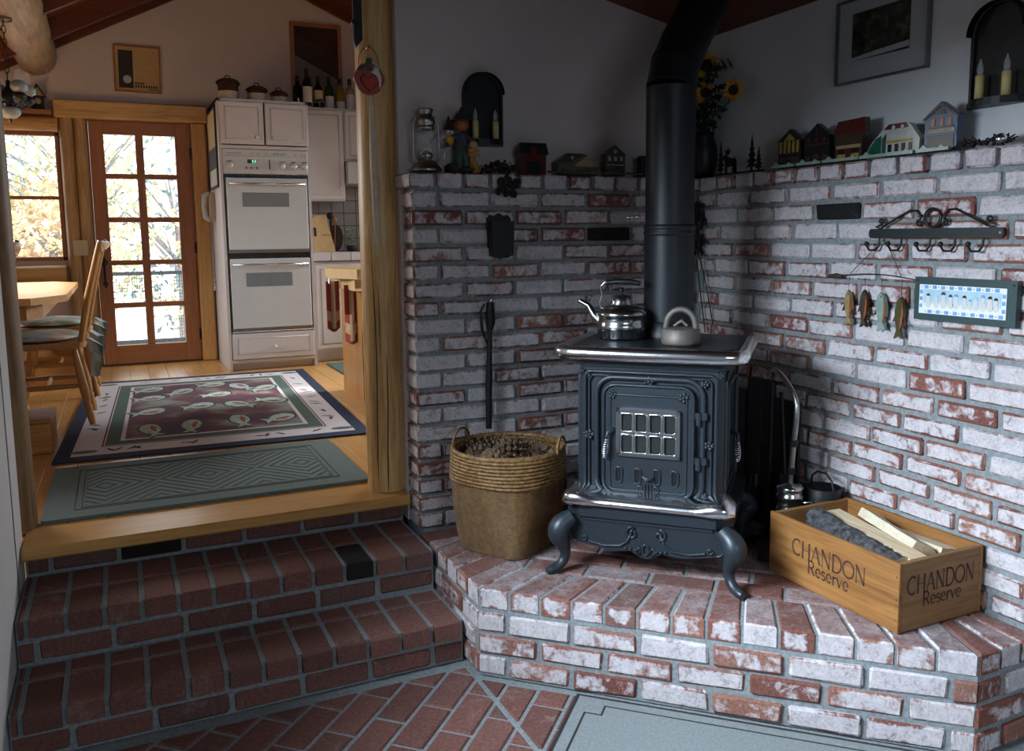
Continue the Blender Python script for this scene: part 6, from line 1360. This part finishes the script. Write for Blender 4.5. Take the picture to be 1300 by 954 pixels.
def shrub(label, c, rad, n, mats, seed, leaf=.07, trunk=True):
    t = thing('autumn_tree', label, 'tree', (c[0], c[1], -1.5), group='trees beyond the deck'); rnd = random.Random(seed)
    for mi, m in enumerate(mats):
        mb = MB()
        for k in range(n//len(mats)):
            while True:
                p = Vector((rnd.uniform(-1, 1), rnd.uniform(-1, 1), rnd.uniform(-1, 1)))
                if .25 < p.length < 1: break
            p = Vector((p.x*rad[0], p.y*rad[1], p.z*rad[2]+c[2]+1.5)); a = Vector((rnd.uniform(-1, 1), rnd.uniform(-1, 1), rnd.uniform(-1, 1))).normalized(); b = a.orthogonal().normalized(); l = leaf*rnd.uniform(.6, 1.4)
            mb.add([p-a*l, p+b*l*.5, p+a*l, p-b*l*.5], [(0, 1, 2, 3)])
        obj('foliage', mb, m, t, kind='stuff')
    if trunk:
        mb = MB(); rnd = random.Random(seed+50); mb.tube([(0, 0, 0), (.05, 0, (c[2]+1.5)*.6), (0, .05, c[2]+1.5)], [.10, .08, .04], 8)
        for k in range(14):
            z = (c[2]+1.5)*rnd.uniform(.5, 1.0); a = rnd.uniform(0, 6.28); mb.tube([(0, 0, z), (math.cos(a)*rad[0]*.5, math.sin(a)*rad[1]*.5, z+rad[2]*.35), (math.cos(a)*rad[0]*.85, math.sin(a)*rad[1]*.85, z+rad[2]*.55)], [.03, .018, .006], 5)
        obj('trunk', mb, 'twig', t)
shrub('golden autumn tree seen through the kitchen window', (-4.7, 10.5, .9), (1.3, 1.2, 1.4), 2600, ['foliage_gold', 'foliage_orange'], 1)
shrub('yellow-green autumn tree behind the upper door panes', (-2.7, 12.0, 1.9), (1.2, 1.2, 2.0), 1500, ['foliage_gold', 'foliage_green'], 2)
shrub('orange low autumn tree left of the door centre', (-3.1, 10.6, 1.15), (1.0, 1.0, .9), 1500, ['foliage_orange', 'foliage_gold'], 3)
shrub('pale thin autumn tree behind the right door panes', (-1.3, 12.5, 1.4), (1.2, 1.1, 1.9), 900, ['foliage_gold', 'spruce'], 4)
sb = thing('spruce_tree', 'blue-green spruce branches hanging outside the kitchen window', 'spruce', (-4.15, 7.6, -1.5)); rnd = random.Random(8)
obj('trunk', MB().cyl((0, 0, 0), (0, 0, 5.5), .12, .05, 8), 'twig', sb); mb = MB(); tw = MB()
for k in range(34):
    z = rnd.uniform(3.55, 4.3); a = rnd.uniform(-.9, .9); L = rnd.uniform(.7, 1.35); d = Vector((math.cos(a), math.sin(a)*.6, -.25)); p0 = Vector((0, 0, z)); tw.tube([p0, p0+d*L*.5, p0+d*L+Vector((0, 0, -.12))], [.02, .012, .004], 5)
    for j in range(46):
        t = rnd.uniform(.12, 1); p = p0+d*L*t+Vector((0, 0, -.12*t*t)); e = (Vector((rnd.uniform(-1, 1), rnd.uniform(-1, 1), rnd.uniform(-1, .1)))+d*.8).normalized()*rnd.uniform(.06, .14); w = e.orthogonal().normalized()*.008; mb.add([p-w, p+w, p+e], [(0, 1, 2)])
obj('needles', mb, 'spruce', sb, kind='stuff'); obj('branch', tw, 'twig', sb, kind='stuff')
